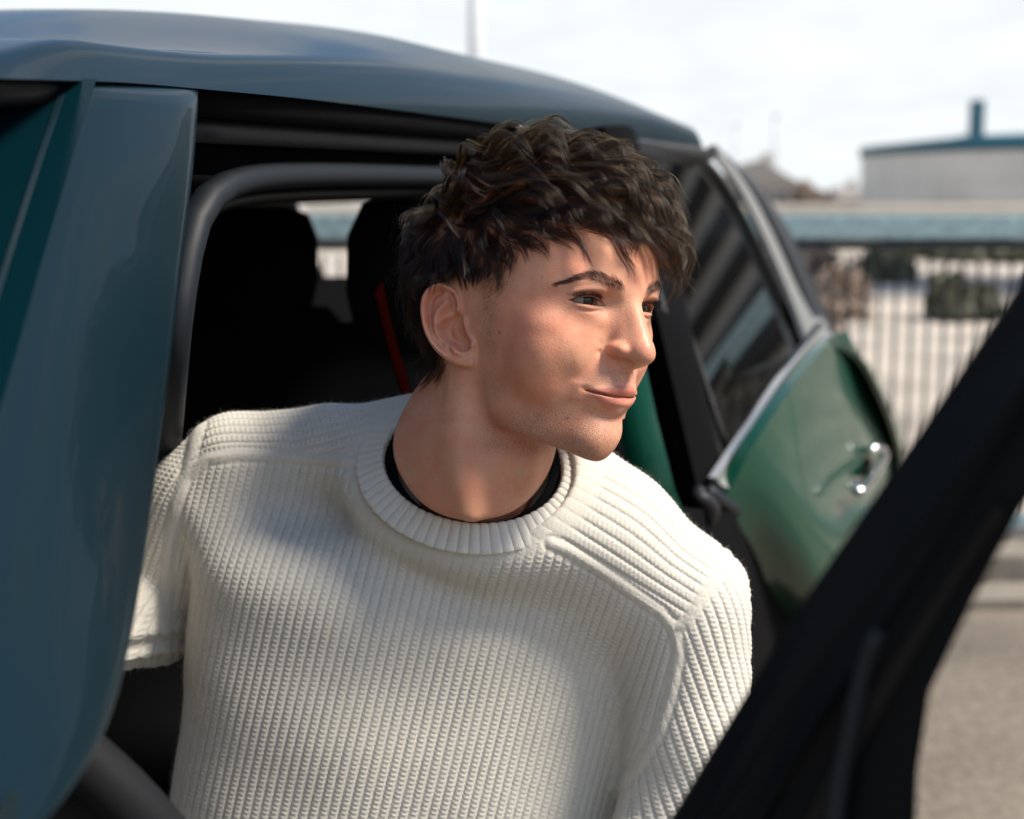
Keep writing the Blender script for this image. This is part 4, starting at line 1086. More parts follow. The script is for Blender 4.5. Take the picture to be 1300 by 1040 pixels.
def knit(u, v, H, pu, pv):
    """rib-knit relief: ribs along v, each a stack of chevron stitches"""
    a = u / pu; k = np.floor(a); a = a - k - .5
    rib = np.cos(math.pi * a) ** 2
    rib = rib ** .42
    dip = np.exp(-(a / .24) ** 2) * (.5 - .5 * np.cos(2 * math.pi * (v / pv + .5 * (k % 2))))
    st = np.cos(2 * math.pi * (v / pv + .5 * (k % 2) + .55 * np.abs(a) * 2))
    hole = np.exp(-((np.abs(a) - .5) / .13) ** 2) * (.5 - .5 * np.cos(2 * math.pi * (v / pv + .5 * (k % 2) + .3)))
    return H * (rib - .62 * dip - .75 * hole - .6)

def knit_layout(P):
    """panel id and relief for garment points: 0 front, 1 shoulder, 2 sleeve (picture left), 3 sleeve (picture right), 4 back"""
    W = s2w(P); u, v = to_px(W)
    Q = P - T_A
    x = Q @ T_R; y = Q @ T_F; z = Q @ T_AX
    th = np.arctan2(x / T_W, y / T_D)
    s = np.interp(th % (2 * math.pi), E_S, E_L)
    s = Q @ RIB_R; zr = Q @ RIB_AX
    s = s * (1 + .10 * (s / T_W) ** 2)
    front = knit(s, zr, 1.15, 8.1, 4.1)
    # panel membership
    yl = np.interp(u, YOKE_L[:6, 0][::-1], YOKE_L[:6, 1][::-1]); xl = np.interp(v, YOKE_L[5:, 1], YOKE_L[5:, 0])
    yr = np.interp(u, YOKE_R[:6, 0], YOKE_R[:6, 1]); xr = np.interp(v, YOKE_R[5:, 1], YOKE_R[5:, 0])
    left = u < 585
    isfront = np.where(left, (v > yl) & ((u > xl) | (v < 606)) & (u > 211), (v > yr) & ((u < xr) | (v < 800)) & (u < 861))
    isfront &= ~((u < 236) & (v < 606)) & ~((u > 856) & (v < 800))
    isfront |= (v > 1000) & (u < 800) & (u > 215)
    shl = (~isfront) & left & (u > np.interp(v, SLV_L[:, 1], SLV_L[:, 0])) & (v < 612)
    shr = (~isfront) & (~left) & (v < 812) & (u < np.interp(v, SLV_R[:, 1], SLV_R[:, 0])) & (u > 640)
    pid = np.where(isfront, 0, np.where(shl | shr, 1, np.where(left, 2, 3)))
    # ribs run along the shoulder
    def along(A, B, up):
        ax = (B - A) / np.linalg.norm(B - A)
        Qs = P - A; t = Qs @ ax
        R = 58.0
        e1 = np.array(up, float); e1 -= ax * (e1 @ ax); e1 /= np.linalg.norm(e1); e2 = np.cross(ax, e1)
        return np.arctan2(Qs @ e2, Qs @ e1) * R, t
    al, tl = along(SH_L[0], SH_L[3], (0, 0, 1)); ar, tr = along(SH_R[0], SH_R[2], (0, 0, 1))
    sh = np.where(left, knit(al, tl, 1.35, 8.2, 4.3), knit(ar, tr, 1.35, 8.2, 4.3))
    t2, a2 = axis_uv(P, ARM_L[0], ARM_L[1], 53.0); t3, a3 = axis_uv(P, ARM_R[0], ARM_R[1], 56.0)
    h = np.where(pid == 0, front, np.where(pid == 1, sh, np.where(pid == 2, knit(a2, t2, 1.35, 8.4, 4.3), knit(a3 + .25 * t3, t3, 1.45, 8.6, 4.3))))
    Rw = W - R_C; qn_ = np.abs(Rw @ R_N); er_ = (np.sqrt((Rw @ R_E1 / R_A) ** 2 + (Rw @ R_E2 / R_B) ** 2) - 1) * R_B * 1000
    h = h * np.clip((er_ - 12) / 8, .25, 1)
    # seams: a raised chain of linked stitches with a groove on both sides
    dl = np.minimum(seam_d(u, v, YOKE_L), seam_d(u, v, SLV_L)); dr = np.minimum(seam_d(u, v, YOKE_R), seam_d(u, v, SLV_R))
    ds = np.where(y > -20, np.where(left, dl, dr), 99) / 1.57
    ridge = .9 * np.exp(-(ds / 3.0) ** 2) * (1 + .18 * np.cos(2 * math.pi * (u + v) / 7.5)) - .9 * np.exp(-((ds - 6.0) / 1.8) ** 2)
    m = np.clip(1 - (ds - 4) / 4, 0, 1)
    h = h * (1 - m * .8) + ridge
    return pid, h

def build_sweater():
    lo = np.array([-402.0, -176, -330]); hi = np.array([225.0, 200, 110])
    lo[2] = swp(600, 1100, 1.2)[2]
    V, Qd = surface_nets(lo, hi, 1.0, sweater_sdf, block=6.0, reach=11.0)
    # keep only what the picture could see or a step aside would show (drop the deep back half)
    G = grad(sweater_sdf, V, 1.0); N = G / np.linalg.norm(G, axis=1, keepdims=True)
    pid, h = knit_layout(V)
    W = s2w(V + N * h[:, None])
    return W, Qd, pid

# ---------------------------------------------------------------- collar and the dark shirt under it: bands round the neck
def ring(name, a, b, lift, width, thick, ribs, tip, nphi, nprof, amp, dip=0):
    """a rounded band: a, b half axes of its centre line, tip = how far the band stands up"""
    ph = np.linspace(0, 2 * math.pi, nphi, endpoint=False); t = np.linspace(0, 2 * math.pi, nprof, endpoint=False)
    PH, TT = np.meshgrid(ph, t, indexing='ij')
    rad = np.cos(PH)[..., None] * R_E1 * a + np.sin(PH)[..., None] * R_E2 * b
    rd = np.cos(PH)[..., None] * R_E1 + np.sin(PH)[..., None] * R_E2
    ct, st = math.cos(tip), math.sin(tip)
    wv = rd * ct - R_N * st; tv = rd * st + R_N * ct
    e = .45
    px = np.sign(np.cos(TT)) * np.abs(np.cos(TT)) ** e * width / 2; py = np.sign(np.sin(TT)) * np.abs(np.sin(TT)) ** .8 * thick / 2
    if ribs:
        k = np.abs(np.cos(PH * ribs / 2)) ** .55 - .75
        jit = 1 + .25 * np.sin(PH * 7.3) * np.sin(PH * 3.1)
        py = py + amp * k * jit * np.sign(np.sin(TT)) * np.abs(np.sin(TT)) ** .4
        px = px + amp * .7 * k * np.sign(np.cos(TT)) * np.abs(np.cos(TT)) ** 3
    P = R_C + R_N * (lift - dip * np.sin(PH))[..., None] + rad + wv * px[..., None] + tv * (py + .10 * thick * np.cos(2 * TT))[..., None]
    V = P.reshape(-1, 3)
    i = np.arange(nphi)[:, None]; j = np.arange(nprof)[None]
    q = lambda a_, b_: (a_ % nphi) * nprof + b_ % nprof
    Q = np.stack([q(i, j), q(i + 1, j), q(i + 1, j + 1), q(i, j + 1)], -1).reshape(-1, 4)
    return mesh_from(name, V, Q)

# ---------------------------------------------------------------- the man
from mathutils.bvhtree import BVHTree

def sstep(a, b, x):
    t = np.clip((x - a) / (b - a), 0, 1); return t * t * (3 - 2 * t)
def gauss(P, c, r):
    return np.exp(-(((P - np.array(c)) / np.array(r)) ** 2).sum(1))

def skin_paint(V):
    """skin colours with crease shade painted in: cheeks, lips, ears, lids, moles, beard area"""
    n = len(V); ax = np.abs(V[:, 0]); S = np.stack([ax, V[:, 1], V[:, 2]], 1)
    C = np.tile(np.array([.61, .305, .19]), (n, 1))
    def mix(f, col):
        nonlocal C
        f = np.clip(f, 0, 1)[:, None]; C = C * (1 - f) + np.array(col) * f
    mix(.75 * gauss(S, (58, 46, -10), (14, 22, 24)), (.50, .140, .085))      # cheeks
    mix(.65 * gauss(S, (56, 38, -44), (14, 22, 20)), (.46, .165, .085))
    mix(.50 * gauss(V, (0, 118, -17), (13, 14, 11)), (.52, .23, .15))        # nose tip
    mix(.55 * gauss(S, (14, 100, -20), (7, 9, 7)), (.47, .20, .13))
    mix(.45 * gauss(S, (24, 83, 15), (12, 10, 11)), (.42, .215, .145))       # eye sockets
    mix(.35 * gauss(S, (56, 58, 40), (12, 14, 12)), (.54, .27, .185))
    mix(.55 * sstep(-70, -82, -ax) * (V[:, 1] < 12) * (V[:, 2] > -50), (.55, .25, .165))   # ears
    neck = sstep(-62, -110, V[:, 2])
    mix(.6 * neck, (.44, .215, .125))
    # lips
    W = V[:, 2]; U = ax
    front = V[:, 1] > 70
    upz = np.interp(U, [0, 3, 6, 14, 22, 27.5], [-44.6, -44.0, -43.6, -45.8, -48.0, -49.6])
    loz = np.interp(U, [0, 8, 16, 23, 27.5], [-64.8, -64.2, -60.6, -54.8, -50.2])
    lip = sstep(-.9, .9, upz - W) * sstep(-.9, .9, W - loz) * front * (U < 27.8)
    mix(.8 * lip, (.47, .16, .115))
    mix(.55 * lip * (W > -52), (.36, .115, .085))
    mix(.8 * front * sstep(27.5, 23.5, U) * np.exp(-((W - np.interp(U, [0, 8, 16, 23, 27], [-52.4, -52.7, -52, -50.8, -49.3])) / .7) ** 2), (.17, .05, .04))  # shade in the parting of the lips, painted as a dark line
    # lid rims
    for sd in (-1, 1):
        u, w, nn = eye_uv(V, sd)
        q = (nn > 1) & (np.abs(u) < 16.5) & (np.abs(V[:, 1] - 76) < 16) & (V[:, 0] * sd > 0)
        mix(.95 * q * np.exp(-((w - lid_up(u) - .7) / .95) ** 2) * sstep(15, 11, np.abs(u)), (.03, .016, .013))
        mix(.45 * q * np.exp(-((w - lid_lo(u) + .2) / .7) ** 2) * sstep(16, 12, np.abs(u)), (.16, .07, .055))
        mix(.35 * q * np.exp(-((w - lid_up(u) - 3.0) / 1.0) ** 2) * sstep(15, 11, np.abs(u)), (.25, .12, .08))  # shade of the upper lid fold painted into the skin
    # moles
    for (u, v, r, a) in ((720, 531, 1.3, .85), (688, 352, 1.0, .5), (709.5, 357.5, 1.1, .5), (634, 422, 1.4, .8), (730, 459, 1.0, .55), (797, 344, .9, .4), (640, 548, 1.2, .8), (661, 549, 1.0, .8), (704, 470, .8, .3), (668, 560, .8, .5)):
        o = w2h(ORG); dl = ray(u, v) @ HM
        hit = BV.ray_cast(Vector(o), Vector(dl))
        if hit[0] is not None:
            mix(a * np.exp(-(((V - np.array(hit[0])) ** 2).sum(1)) / r ** 2), (.20, .06, .04))
    # beard: jaw, chin, lip, sideburn
    z = V[:, 2]; y = V[:, 1]
    beard = sstep(-58, -82, z - .18 * (y - 40)) * sstep(-112, -98, z - .0 * y) * (y > -5)
    beard *= np.where(y > 0, 1, 0) * sstep(-4, 14, y)
    beard = beard * .64
    beard = np.maximum(beard, .60 * gauss(S, (12, 96, -38), (16, 14, 7)))
    beard = np.maximum(beard, .35 * gauss(S, (31, 80, -46), (6, 8, 9)))
    beard = np.maximum(beard, .45 * gauss(S, (7, 92, -69), (12, 10, 5)))
    beard = np.maximum(beard, .78 * gauss(S, (68, 18, -6), (10, 9, 30)))
    beard = np.maximum(beard, .45 * gauss(S, (58, 20, -52), (14, 18, 20)))
    beard *= 1 - lip
    # skin under the short hair above the ear and on the scalp
    fade = sstep(5, 30, z) * sstep(50, 26, y) * (ax > 30) * sstep(0, 6, y)
    beard = np.maximum(beard, .85 * fade)
    beard = np.maximum(beard, scalp_mask(V))
    oil = gauss(S, (34, 76, -6), (16, 14, 14)) + gauss(V, (0, 112, -8), (9, 16, 16)) + .8 * lip + .4 * gauss(V, (0, 90, 60), (40, 20, 20))
    return C, np.stack([np.clip(beard, 0, 1), lip, np.clip(oil, 0, 1)], 1)

def hairline(V):
    """>0 where long hair grows"""
    x, y, z = np.abs(V[:, 0]), V[:, 1], V[:, 2]
    zl = np.interp(y, [-110, -60, -30, -10, 8, 20, 30, 40, 52, 62, 72, 82, 95], [-60, -58, -40, 24, 31, 31, 34, 48, 57, 61, 65, 69, 74])
    return z - zl
def scalp_mask(V):
    ear = (np.abs(V[:, 0]) > 60) & (V[:, 1] < 16) & (V[:, 1] > -60) & (V[:, 2] < 27)
    return np.clip(hairline(V) / 4, 0, 1) * .95 * ~ear

HV, HQ = surface_nets((-104, -125, -205), (104, 132, 138), 1.0, sdf)
HV = polish(sdf, HV, 1)
BV = BVHTree.FromPolygons([tuple(v) for v in HV], [tuple(q) for q in HQ])
person = empty('person', 'young man in a cream rib-knit sweater leaning out of the open car door', 'person', tuple(h2w([0, -40, -300])))
PINV = Matrix.Translation(-Vector(person.location))
def plink(name, me, mat, parent=None):
    o = link(name, me, parent or person, mat); o.matrix_parent_inverse = PINV if parent is None else Matrix.Identity(4)
    if parent is not None: o.matrix_parent_inverse = Matrix.Identity(4)
    return o
body_me = mesh_from('body', h2w(HV), HQ)
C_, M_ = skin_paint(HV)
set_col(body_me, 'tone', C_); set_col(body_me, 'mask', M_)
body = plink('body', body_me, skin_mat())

# eyes
GAZE = np.array([0.06, 1.0, 0.0]); GAZE /= np.linalg.norm(GAZE)
def eye_mesh(side):
    n1, n2 = 96, 64
    th = np.linspace(0, math.pi, n2); ph = np.linspace(0, 2 * math.pi, n1, endpoint=False)
    T, Pp = np.meshgrid(th, ph, indexing='ij')
    e3 = GAZE; e1 = np.cross([0, 0, 1.0], e3); e1 /= np.linalg.norm(e1); e2 = np.cross(e3, e1)
    r = EYE_R + .9 * np.exp(-(T / .42) ** 4)
    D = np.sin(T)[..., None] * (np.cos(Pp)[..., None] * e1 + np.sin(Pp)[..., None] * e2) + np.cos(T)[..., None] * e3
    V = (D * r[..., None]).reshape(-1, 3) + np.array([EYE[0] * side, EYE[1], EYE[2]])
    i = np.arange(n2 - 1)[:, None]; j = np.arange(n1)[None]
    Q = np.stack([i * n1 + j, i * n1 + (j + 1) % n1, (i + 1) * n1 + (j + 1) % n1, (i + 1) * n1 + j], -1).reshape(-1, 4)
    me = mesh_from('eye', h2w(V), Q)
    a = T.ravel(); rr = np.sin(a) * EYE_R
    C = np.tile(np.array([.20, .165, .15]), (len(V), 1))  # white of the eye, darkened with the shade of the lids
    iris = np.array([.020, .018, .013]) * (1 + .5 * np.sin(Pp.ravel() * 17)[:, None] * np.sin(Pp.ravel() * 5 + 1)[:, None])
    w = sstep(6.1, 5.7, rr)[:, None]; C = C * (1 - w) + iris * w
    w = (sstep(4.6, 5.9, rr) * sstep(6.3, 5.9, rr))[:, None] * .85; C = C * (1 - w) + .008 * w
    w = sstep(2.3, 2.0, rr)[:, None]; C = C * (1 - w) + .003 * w
    C[a > 1.6] = (.45, .2, .15)
    set_col(me, 'tone', C)
    return me
m_eye, nt_, b_ = new_mat('eyeball')
vc_ = nd(nt_, 'ShaderNodeVertexColor', layer_name='tone'); nt_.links.new(vc_.outputs['Color'], b_.inputs['Base Color'])
b_.inputs['Roughness'].default_value = .2; b_.inputs['Specular IOR Level'].default_value = .25; b_.inputs['Coat Weight'].default_value = .22; b_.inputs['Coat Roughness'].default_value = .02
for side in (-1, 1):
    plink('eye', eye_mesh(side), m_eye)

# ---------------------------------------------------------------- hair strands
def strands(name, P, R0, R1, mat, parent=None):
    """P (n, k, 3) head-local mm"""
    n, k, _ = P.shape
    h = bpy.data.hair_curves.new(name); h.add_curves([k] * n)
    h.attributes['position'].data.foreach_set('vector', h2w(P.reshape(-1, 3)).astype(np.float32).ravel())
    t = np.linspace(0, 1, k)
    r = (R0 * (1 - t ** 3) + R1 * t ** 3) / 1000
    at = h.attributes.get('radius') or h.attributes.new('radius', 'FLOAT', 'POINT')
    at.data.foreach_set('value', np.tile(r, n).astype(np.float32))
    return plink(name, h, mat, parent)

def surf(p):
    l = BV.find_nearest(Vector(p))
    return np.array(l[0]), np.array(l[1])

def surf_many(P):
    out = np.empty_like(P); nn = np.empty_like(P)
    for i, p in enumerate(P):
        l = BV.find_nearest(Vector(p)); out[i] = l[0]; nn[i] = l[1]
    return out, nn
def unit(v): return v / np.maximum(np.linalg.norm(v, axis=-1, keepdims=True), 1e-9)

def screen_hit(u, v):
    hit = BV.ray_cast(Vector(w2h(ORG)), Vector(unit(ray(u, v) @ HM)))
    return (np.array(hit[0]), np.array(hit[1])) if hit[0] is not None else None

m_hair = hair_mat('dark_brown_hair', .955, .45, rough=.22, rr=.32, rc=.3)
m_brow = hair_mat('brow_hair', .95, .3); m_lash = hair_mat('lash_hair', 1.0, .2, rc=0)
CROWN = np.array([6.0, -60, 108])
def flow(p, n):
    r = p - CROWN
    top = sstep(40, 85, p[2]) * sstep(-75, -30, p[1])
    f = unit(r - n * (r @ n)) * (1 - .72 * top) + np.array([.50, 1.0, 0.02]) * top * 1.1
    fr = sstep(88, 118, p[1] + .25 * max(p[0], 0))
    rt = sstep(-16, 8, p[0])
    f = f + np.array([.45 + 1.05 * rt, .25 + .55 * rt, -1.30 + 1.05 * rt]) * fr
    tm = sstep(-30, -52, p[0]) * sstep(50, 66, p[1])
    f = f + np.array([.35, .1, -.4]) * tm
    side = sstep(62, 30, p[2]) * (1 - sstep(60, 80, p[1]))
    f = f + np.array([0, -.35, -.75]) * side
    f = f - n * (f @ n) * .8
    return unit(f)

def trace(root, n0, L, H, k, ph, lam, amp, curl):
    ds = L / (k - 1)
    p = root.copy(); P = [p.copy()]
    q, n = surf(p)
    f = flow(p, n)
    d = unit(n * .9 + f * .8)
    for i in range(1, k):
        t = i / (k - 1)
        q, n = surf(p); n = unit(p - q) if np.linalg.norm(p - q) > 1 else n
        h = np.linalg.norm(p - q)
        if (p - q) @ n < 0: h = -h
        f = flow(p, n)
        Ht = H * min(1, .35 + 1.3 * t) * (1 - .45 * max(0, t - .55) / .45)
        des = f + n * np.clip((Ht - h) / 9, -1.1, 1.1) * .85
        s = i * ds
        lat = unit(np.cross(n, f))
        a = amp * (.35 + .9 * t)
        des = des + lat * a * math.sin(2 * math.pi * s / lam + ph) + n * a * .8 * math.cos(2 * math.pi * s / lam + ph)
        if t > .6:
            des = des + curl * (t - .6) * 2.2
        d = unit(d * .50 + unit(des) * .50)
        p = p + d * ds
        q, n = surf(p)
        if (p - q) @ n < 1.2:
            p = q + n * 1.2
        P.append(p.copy())
    return np.array(P)

def hair_roots(nr, seed):
    r = np.random.default_rng(seed)
    D = unit(r.normal(size=(nr * 4, 3))); D = D[D[:, 2] > -.75]
    o = np.array([0, -5.0, 25.0]); out = []
    for d in D:
        hit = BV.ray_cast(Vector(o + d * 200), Vector(-d))
        if hit[0] is None: continue
        p = np.array(hit[0])
        if abs(p[0]) > 60 and -48 < p[1] < 14 and p[2] < 30 and (p[1] > -24 or p[2] > -40): continue       # the ears
        out.append((p, np.array(hit[1])))
        if len(out) >= nr: break
    P = np.array([a for a, _ in out]); N = np.array([b for _, b in out])
    return P, N

K = 24
gr = np.random.default_rng(21)
GP, GN = hair_roots(2200, 3)
m_ = hairline(GP) > 0; GP, GN = GP[m_], GN[m_]
pick = []
for i in range(len(GP)):                                              # spread the locks evenly
    if all(((GP[i] - GP[j]) ** 2).sum() > 7.6 ** 2 for j in pick): pick.append(i)
GP, GN = GP[pick], GN[pick]
GUIDES = []
_fr = np.random.default_rng(77); _fw = _fr.normal(size=(6, 3)) / 30; _fp = _fr.uniform(0, 6.28, 6)
def drift(p, k):
    """smooth random field over the scalp, -1..1"""
    return float(np.sin(_fw[(k + np.arange(3)) % 6] @ p * (1 + .3 * k) + _fp[(k + np.arange(3)) % 6]).sum() / 2)
for p, n in zip(GP, GN):
    hl = hairline(p[None])[0]
    top = sstep(48, 84, p[2]) * sstep(-85, -40, p[1])
    L = 16 + min(hl, 70) * .36 + (46 + 12 * sstep(30, 78, p[1])) * top * gr.uniform(.75, 1.15)
    L *= gr.uniform(.85, 1.15) * (1 - .02 * sstep(-14, 14, p[0]) * sstep(40, 70, p[1]))
    H = (5 + min(hl, 60) * .17 + 14 * top * (1 - .22 * sstep(60, 10, p[1])) + 7 * sstep(10, -40, p[1]) * sstep(20, 60, p[2])) * (gr.uniform(.5, 1.2) + .18 * drift(p, 0))
    fr = sstep(40, 80, p[1]) * top
    curl = np.array([.55 * fr * gr.uniform(-.2, 1.2), .5 * fr * gr.uniform(-.6, 1), gr.uniform(-.5, .55) * top + .75 * sstep(-14, 10, p[0]) * sstep(45, 70, p[1])]) + gr.normal(size=3) * .22
    GUIDES.append(trace(p, n, L, H, K, 5.0 * drift(p, 1) + gr.normal() * .8, 52 + 12 * drift(p, 2) + gr.normal() * 7, (.62 + .28 * drift(p, 3)) * gr.uniform(.6, 1.3), curl + .3 * np.array([drift(p, 4), 0, drift(p, 5)])))
GUIDES = np.array(GUIDES)
def children(nr, seed, clump, spread, fray):
    r = np.random.default_rng(seed)
    P, N = hair_roots(nr, seed)
    hl = hairline(P) + r.normal(size=len(P)) * 1.5
    m = hl > 0; P, N, hl = P[m], N[m], hl[m]
    t = np.linspace(0, 1, K)
    D2 = ((P[:, None] - GP[None]) ** 2).sum(-1) * r.uniform(.75, 1.3, size=(len(P), len(GP)))
    g = D2.argmin(1)
    G = GUIDES[g]
    off = P - GP[g]
    c = 1 - clump * sstep(.05, .85, t)
    # small locks inside each big one
    cell = np.floor((P + r.normal(size=3) * 9) / 5.2).astype(int)
    _, cid = np.unique(cell, axis=0, return_inverse=True); cid = cid.ravel(); nc = cid.max() + 1
    cnt = np.bincount(cid, minlength=nc)[:, None]
    cen = np.stack([np.bincount(cid, P[:, k], nc) for k in range(3)], 1) / cnt
    gs = g[np.unique(cid, return_index=True)[1]]
    g = np.where(r.random(len(P)) < .93, gs[cid], g); G = GUIDES[g]
    sub = (r.normal(size=(nc, 3)) * spread * 1.7)[cid]; sct = r.uniform(.74, 1.04, nc)[cid]
    offc = cen[cid] - GP[g]; offs = P - cen[cid]
    out = G + offc[:, None] * c[None, :, None] + offs[:, None] * (1 - .80 * sstep(.05, .9, t))[None, :, None] + sub[:, None] * (t ** 1.1)[None, :, None]
    jit = r.normal(size=(len(P), 3)) * spread * .35
    out += jit[:, None] * (t ** 1.6)[None, :, None]
    # single-hair waviness
    w = r.uniform(.5, 1.6, size=(len(P), 1)) * 2 * math.pi * 2; ph = r.uniform(0, 6.28, size=(len(P), 1))
    ax = unit(r.normal(size=(len(P), 3)))
    out += ax[:, None] * (np.sin(w * t[None] + ph) * t[None] * fray)[..., None]
    # different lengths in a lock
    sc = sct * r.uniform(.86, 1.04, size=len(P)); sc = np.clip(sc, .4, 1.04)
    idx = np.clip(t[None] * sc[:, None] * (K - 1), 0, K - 1.001); i0 = idx.astype(int); fr_ = (idx - i0)[..., None]
    ar = np.arange(len(P))[:, None]
    out = out[ar, i0] * (1 - fr_) + out[ar, i0 + 1] * fr_
    return out
hair = strands('hair', children(80000, 11, .64, 1.25, .7), .044, .013, m_hair)
hair['label'] = 'tousled dark brown hair with a wavy fringe'
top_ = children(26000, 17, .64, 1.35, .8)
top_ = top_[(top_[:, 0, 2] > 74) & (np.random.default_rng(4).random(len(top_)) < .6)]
strands('sunlit_tint_hair', top_, .042, .013, hair_mat('sunlit_tint_hair', .36, .62, rough=.2, rr=.3, rc=.3), hair)  # paler strands put the sun highlight on the crown into the hair colour
fly = strands('stray_hair', children(2600, 12, .2, 6.0, 6.0), .034, .012, m_hair, hair)

# clipped hair above the ear
fr_ = np.random.default_rng(5)
FP, FN = hair_roots(42000, 31)
z_, y_ = FP[:, 2], FP[:, 1]
zl_ = np.interp(y_, [-30, 0, 10, 22, 33], [30, 6, 2, -2, 12])
m_ = (hairline(FP) < 6) & (z_ > zl_ + fr_.normal(size=len(FP)) * 3) & (np.abs(FP[:, 0]) > 40) & (y_ < 34 + fr_.normal(size=len(FP)) * 1.5 + .25 * (z_ - 30)) & (y_ > -2)
m_ |= (hairline(FP) < 8) & (y_ < -60) & (z_ > -95)
FP, FN = FP[m_], FN[m_]
Lf = 1.6 + 5.5 * sstep(5, 34, FP[:, 2]) * fr_.uniform(.6, 1.2, len(FP))
dirn = unit(FN * .35 + np.array([0, -.45, -.8]) + fr_.normal(size=FP.shape) * .22)
tt = np.linspace(0, 1, 4)
strands('clipped_hair', FP[:, None] + (dirn * Lf[:, None])[:, None] * tt[None, :, None] - FN[:, None] * (tt ** 2)[None, :, None] * Lf[:, None, None] * .12, .036, .02, m_hair, hair)

# ---------------------------------------------------------------- brows and lashes
def brow(upper, lower, n, seed, mirror=False, swap=1):
    """hairs between two edges given from the inner end to the tail (photo positions on the near side of the face)"""
    r = np.random.default_rng(seed)
    up = np.array(upper, float); lo = np.array(lower, float); out = []
    tu = np.linspace(0, 1, len(up)); tl = np.linspace(0, 1, len(lo))
    while len(out) < n:
        t = r.uniform(0, 1) ** .9; w = r.beta(1.7, 1.7)
        P0 = [np.interp(t, tu, up[:, k]) * (1 - w) + np.interp(t, tl, lo[:, k]) * w + r.normal() * .9 for k in (0, 1)]
        t2 = min(1.05, t + .12)
        P1 = [np.interp(t2, tu, up[:, k]) * (1 - w * .85) + np.interp(t2, tl, lo[:, k]) * w * .85 for k in (0, 1)]
        a = screen_hit(*P0); b = screen_hit(*P1)
        if a is None or b is None: continue
        d = b[0] - a[0]; L = np.clip(np.linalg.norm(d), 1, 12)
        lift = np.array([0, 0, 1.0]) * (1.0 * (1 - t) ** 1.5 + .15)
        d = unit(unit(d) + lift * (.9 - w * .3) + r.normal(size=3) * .24)
        d = unit(d - a[1] * (d @ a[1]) + a[1] * .16)
        Lh = r.uniform(4.5, 8) * (1 - .35 * t)
        s = np.linspace(0, 1, 6)[:, None]
        q = a[0] + d * Lh * s - a[1] * (.16 * Lh * s ** 2) - np.array([0, 0, 1]) * s ** 2 * Lh * .14
        out.append(q)
    return np.array(out)
BROW_UP = [(791, 361), (785, 355.5), (776, 351.5), (766, 347), (757, 344), (747, 344), (735, 347.5), (722, 353.5), (706, 359.5)]
BROW_LO = [(796, 373), (788, 371), (779, 369), (768, 363.5), (757, 358.5), (746, 355.5), (735, 356.5), (722, 360), (704, 363)]
bw = brow(BROW_UP, BROW_LO, 820, 8)
strands('eyebrow', bw, .040, .014, m_brow)
bm_ = bw * np.array([-1, 1, 1])
for i in range(len(bm_)):
    q, n = surf(bm_[i, 0]); bm_[i] += q - bm_[i, 0]
strands('eyebrow', bm_, .040, .014, m_brow)

def lashes(side, upper, n, seed, L):
    r = np.random.default_rng(seed); out = []
    e1 = np.array([math.cos(EYE_YAW) * side, -math.sin(EYE_YAW), 0]); e2 = np.array([0, 0, 1.0]); e3 = np.array([math.sin(EYE_YAW) * side, math.cos(EYE_YAW), 0])
    c = np.array([EYE[0] * side, EYE[1], EYE[2]])
    for i in range(n):
        u = r.uniform(-11.5, 12.6); w = lid_up(u) if upper else lid_lo(u)
        nn = math.sqrt(max((EYE_R + 1.2) ** 2 - u * u - w * w, 0)) if abs(u) < 12 else 3.4
        nn = max(nn, 9.5 if u < -8 else 3.4)
        p = c + e1 * u + e2 * (w + (.2 if upper else -.1)) + e3 * nn
        fan = .035 * u + r.normal() * .12
        d = unit(e3 * .9 + e1 * (fan + .22) + e2 * (-.18 if upper else -.55))
        lift = e2 * (.75 if upper else -.1)
        Lh = L * r.uniform(.65, 1.1) * (.7 + .3 * sstep(-12, 2, u))
        s = np.linspace(0, 1, 6)[:, None]
        out.append(p + d * Lh * s + lift * Lh * s ** 2 * .7)
    return np.array(out)
for side in (-1, 1):
    strands('eyelashes', np.concatenate([lashes(side, True, 260, 40 + side, 9.5), lashes(side, False, 110, 50 + side, 4.8)]), .085, .03, m_lash)
# ---------------------------------------------------------------- clothes
m_knit = knit_mat('cream_wool', (.555, .525, .46))
m_knit2 = knit_mat('cream_wool_collar', (.60, .57, .505))
SWV, SWQ, SWP = build_sweater()
def sub_mesh(name, V, Q):
    ids, inv = np.unique(Q, return_inverse=True)
    return mesh_from(name, V[ids], inv.reshape(Q.shape))
fid = SWP[SWQ[:, 0]]
def tidy(k):
    """give stray scraps of a panel to the body of the garment"""
    sel = np.where(fid == k)[0]
    if not len(sel): return
    q = SWQ[sel]; lab = np.arange(len(SWV))
    for _ in range(400):
        m = lab[q].min(1); new = lab.copy(); np.minimum.at(new, q.ravel(), np.repeat(m, 4)); new = new[new]
        if (new == lab).all(): break
        lab = new
    fl_ = lab[q[:, 0]]; u_, c_ = np.unique(fl_, return_counts=True)
    fid[sel[fl_ != u_[c_.argmax()]]] = 0
for k_ in (2, 3): tidy(k_)
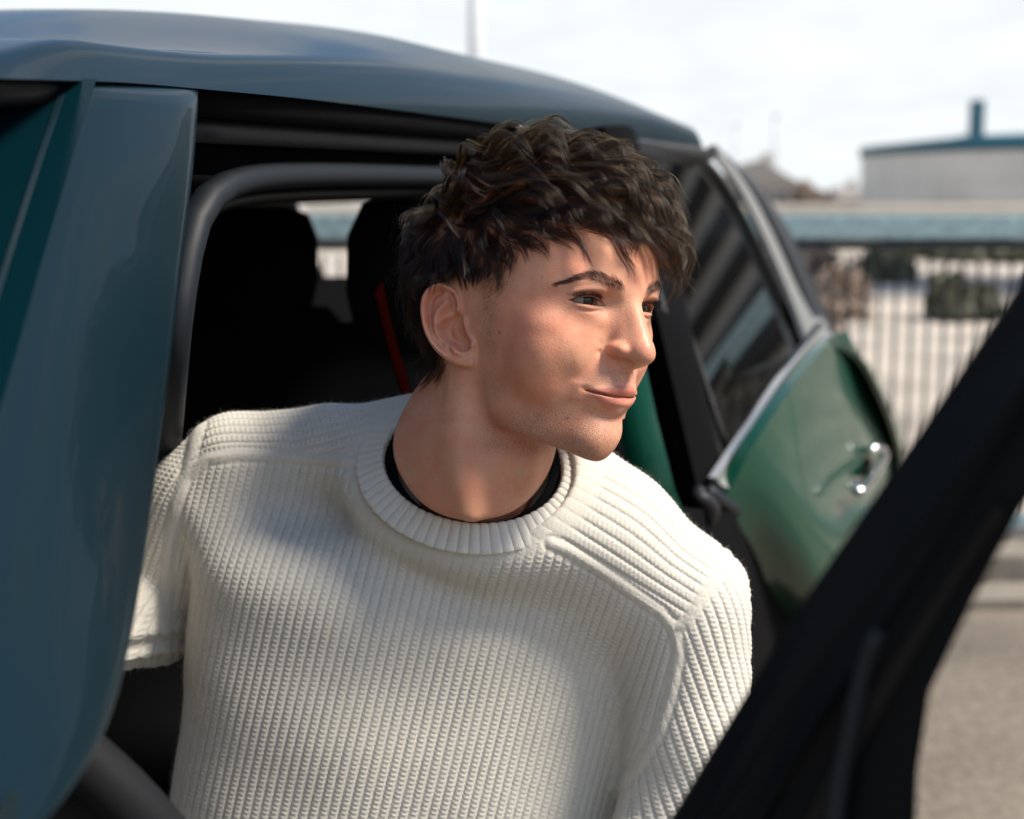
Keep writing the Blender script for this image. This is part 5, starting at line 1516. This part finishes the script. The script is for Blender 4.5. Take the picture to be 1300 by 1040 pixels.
side_l = to_px(SWV)[0][SWQ[:, 0]] < 585
sweater = plink('sweater', sub_mesh('sweater', SWV, SWQ[fid == 0]), m_knit)
for sel in ((fid == 1) & side_l, (fid == 1) & ~side_l):
    link('shoulder_panel', sub_mesh('shoulder_panel', SWV, SWQ[sel]), sweater, m_knit)
for k_ in (2, 3):
    link('sleeve', sub_mesh('sleeve', SWV, SWQ[fid == k_]), sweater, m_knit)
link('collar', ring('collar', R_A, R_B, 0, .025, .0095, 64, .5, 1280, 40, .0013), sweater, m_knit2)
m_tee = simple('black_jersey', (.005, .005, .006), .95, spec=.1)
plink('t_shirt', ring('t_shirt', R_A - .0125, R_B - .010, .001, .019, .003, 0, .45, 220, 16, 0, .014), m_tee)

# loose fibres standing off the wool
fz = np.random.default_rng(90)
fq = SWQ[fz.integers(0, len(SWQ), 60000)]
fp = SWV[fq].mean(1); fn = unit(np.cross(SWV[fq[:, 1]] - SWV[fq[:, 0]], SWV[fq[:, 3]] - SWV[fq[:, 0]]))
fm = ((fn * (ORG - fp)).sum(1) > -.35 * np.linalg.norm(ORG - fp, axis=1)); fp, fn = fp[fm], fn[fm]
fd = unit(fn * fz.uniform(.25, 1.0, (len(fp), 1)) + fz.normal(size=fp.shape) * .55); fl = fz.uniform(.0012, .0042, (len(fp), 1))
ft = np.linspace(0, 1, 5); fb = fz.normal(size=fp.shape) * .0011
fpts = fp[:, None] + fd[:, None] * (fl[:, None] * ft[None, :, None]) + fb[:, None] * (ft ** 2)[None, :, None]
fh = bpy.data.hair_curves.new('wool_fuzz'); fh.add_curves([5] * len(fp))
fh.attributes['position'].data.foreach_set('vector', fpts.astype(np.float32).ravel())
fa = fh.attributes.get('radius') or fh.attributes.new('radius', 'FLOAT', 'POINT'); fa.data.foreach_set('value', np.tile(np.array([.00003, .00003, .000026, .00002, .00001], np.float32), len(fp)))
m_fuzz = simple('wool_fibre', (.62, .585, .52), .95, spec=.1)
fo = link('wool_fuzz', fh, sweater, m_fuzz); fo['kind'] = 'stuff'
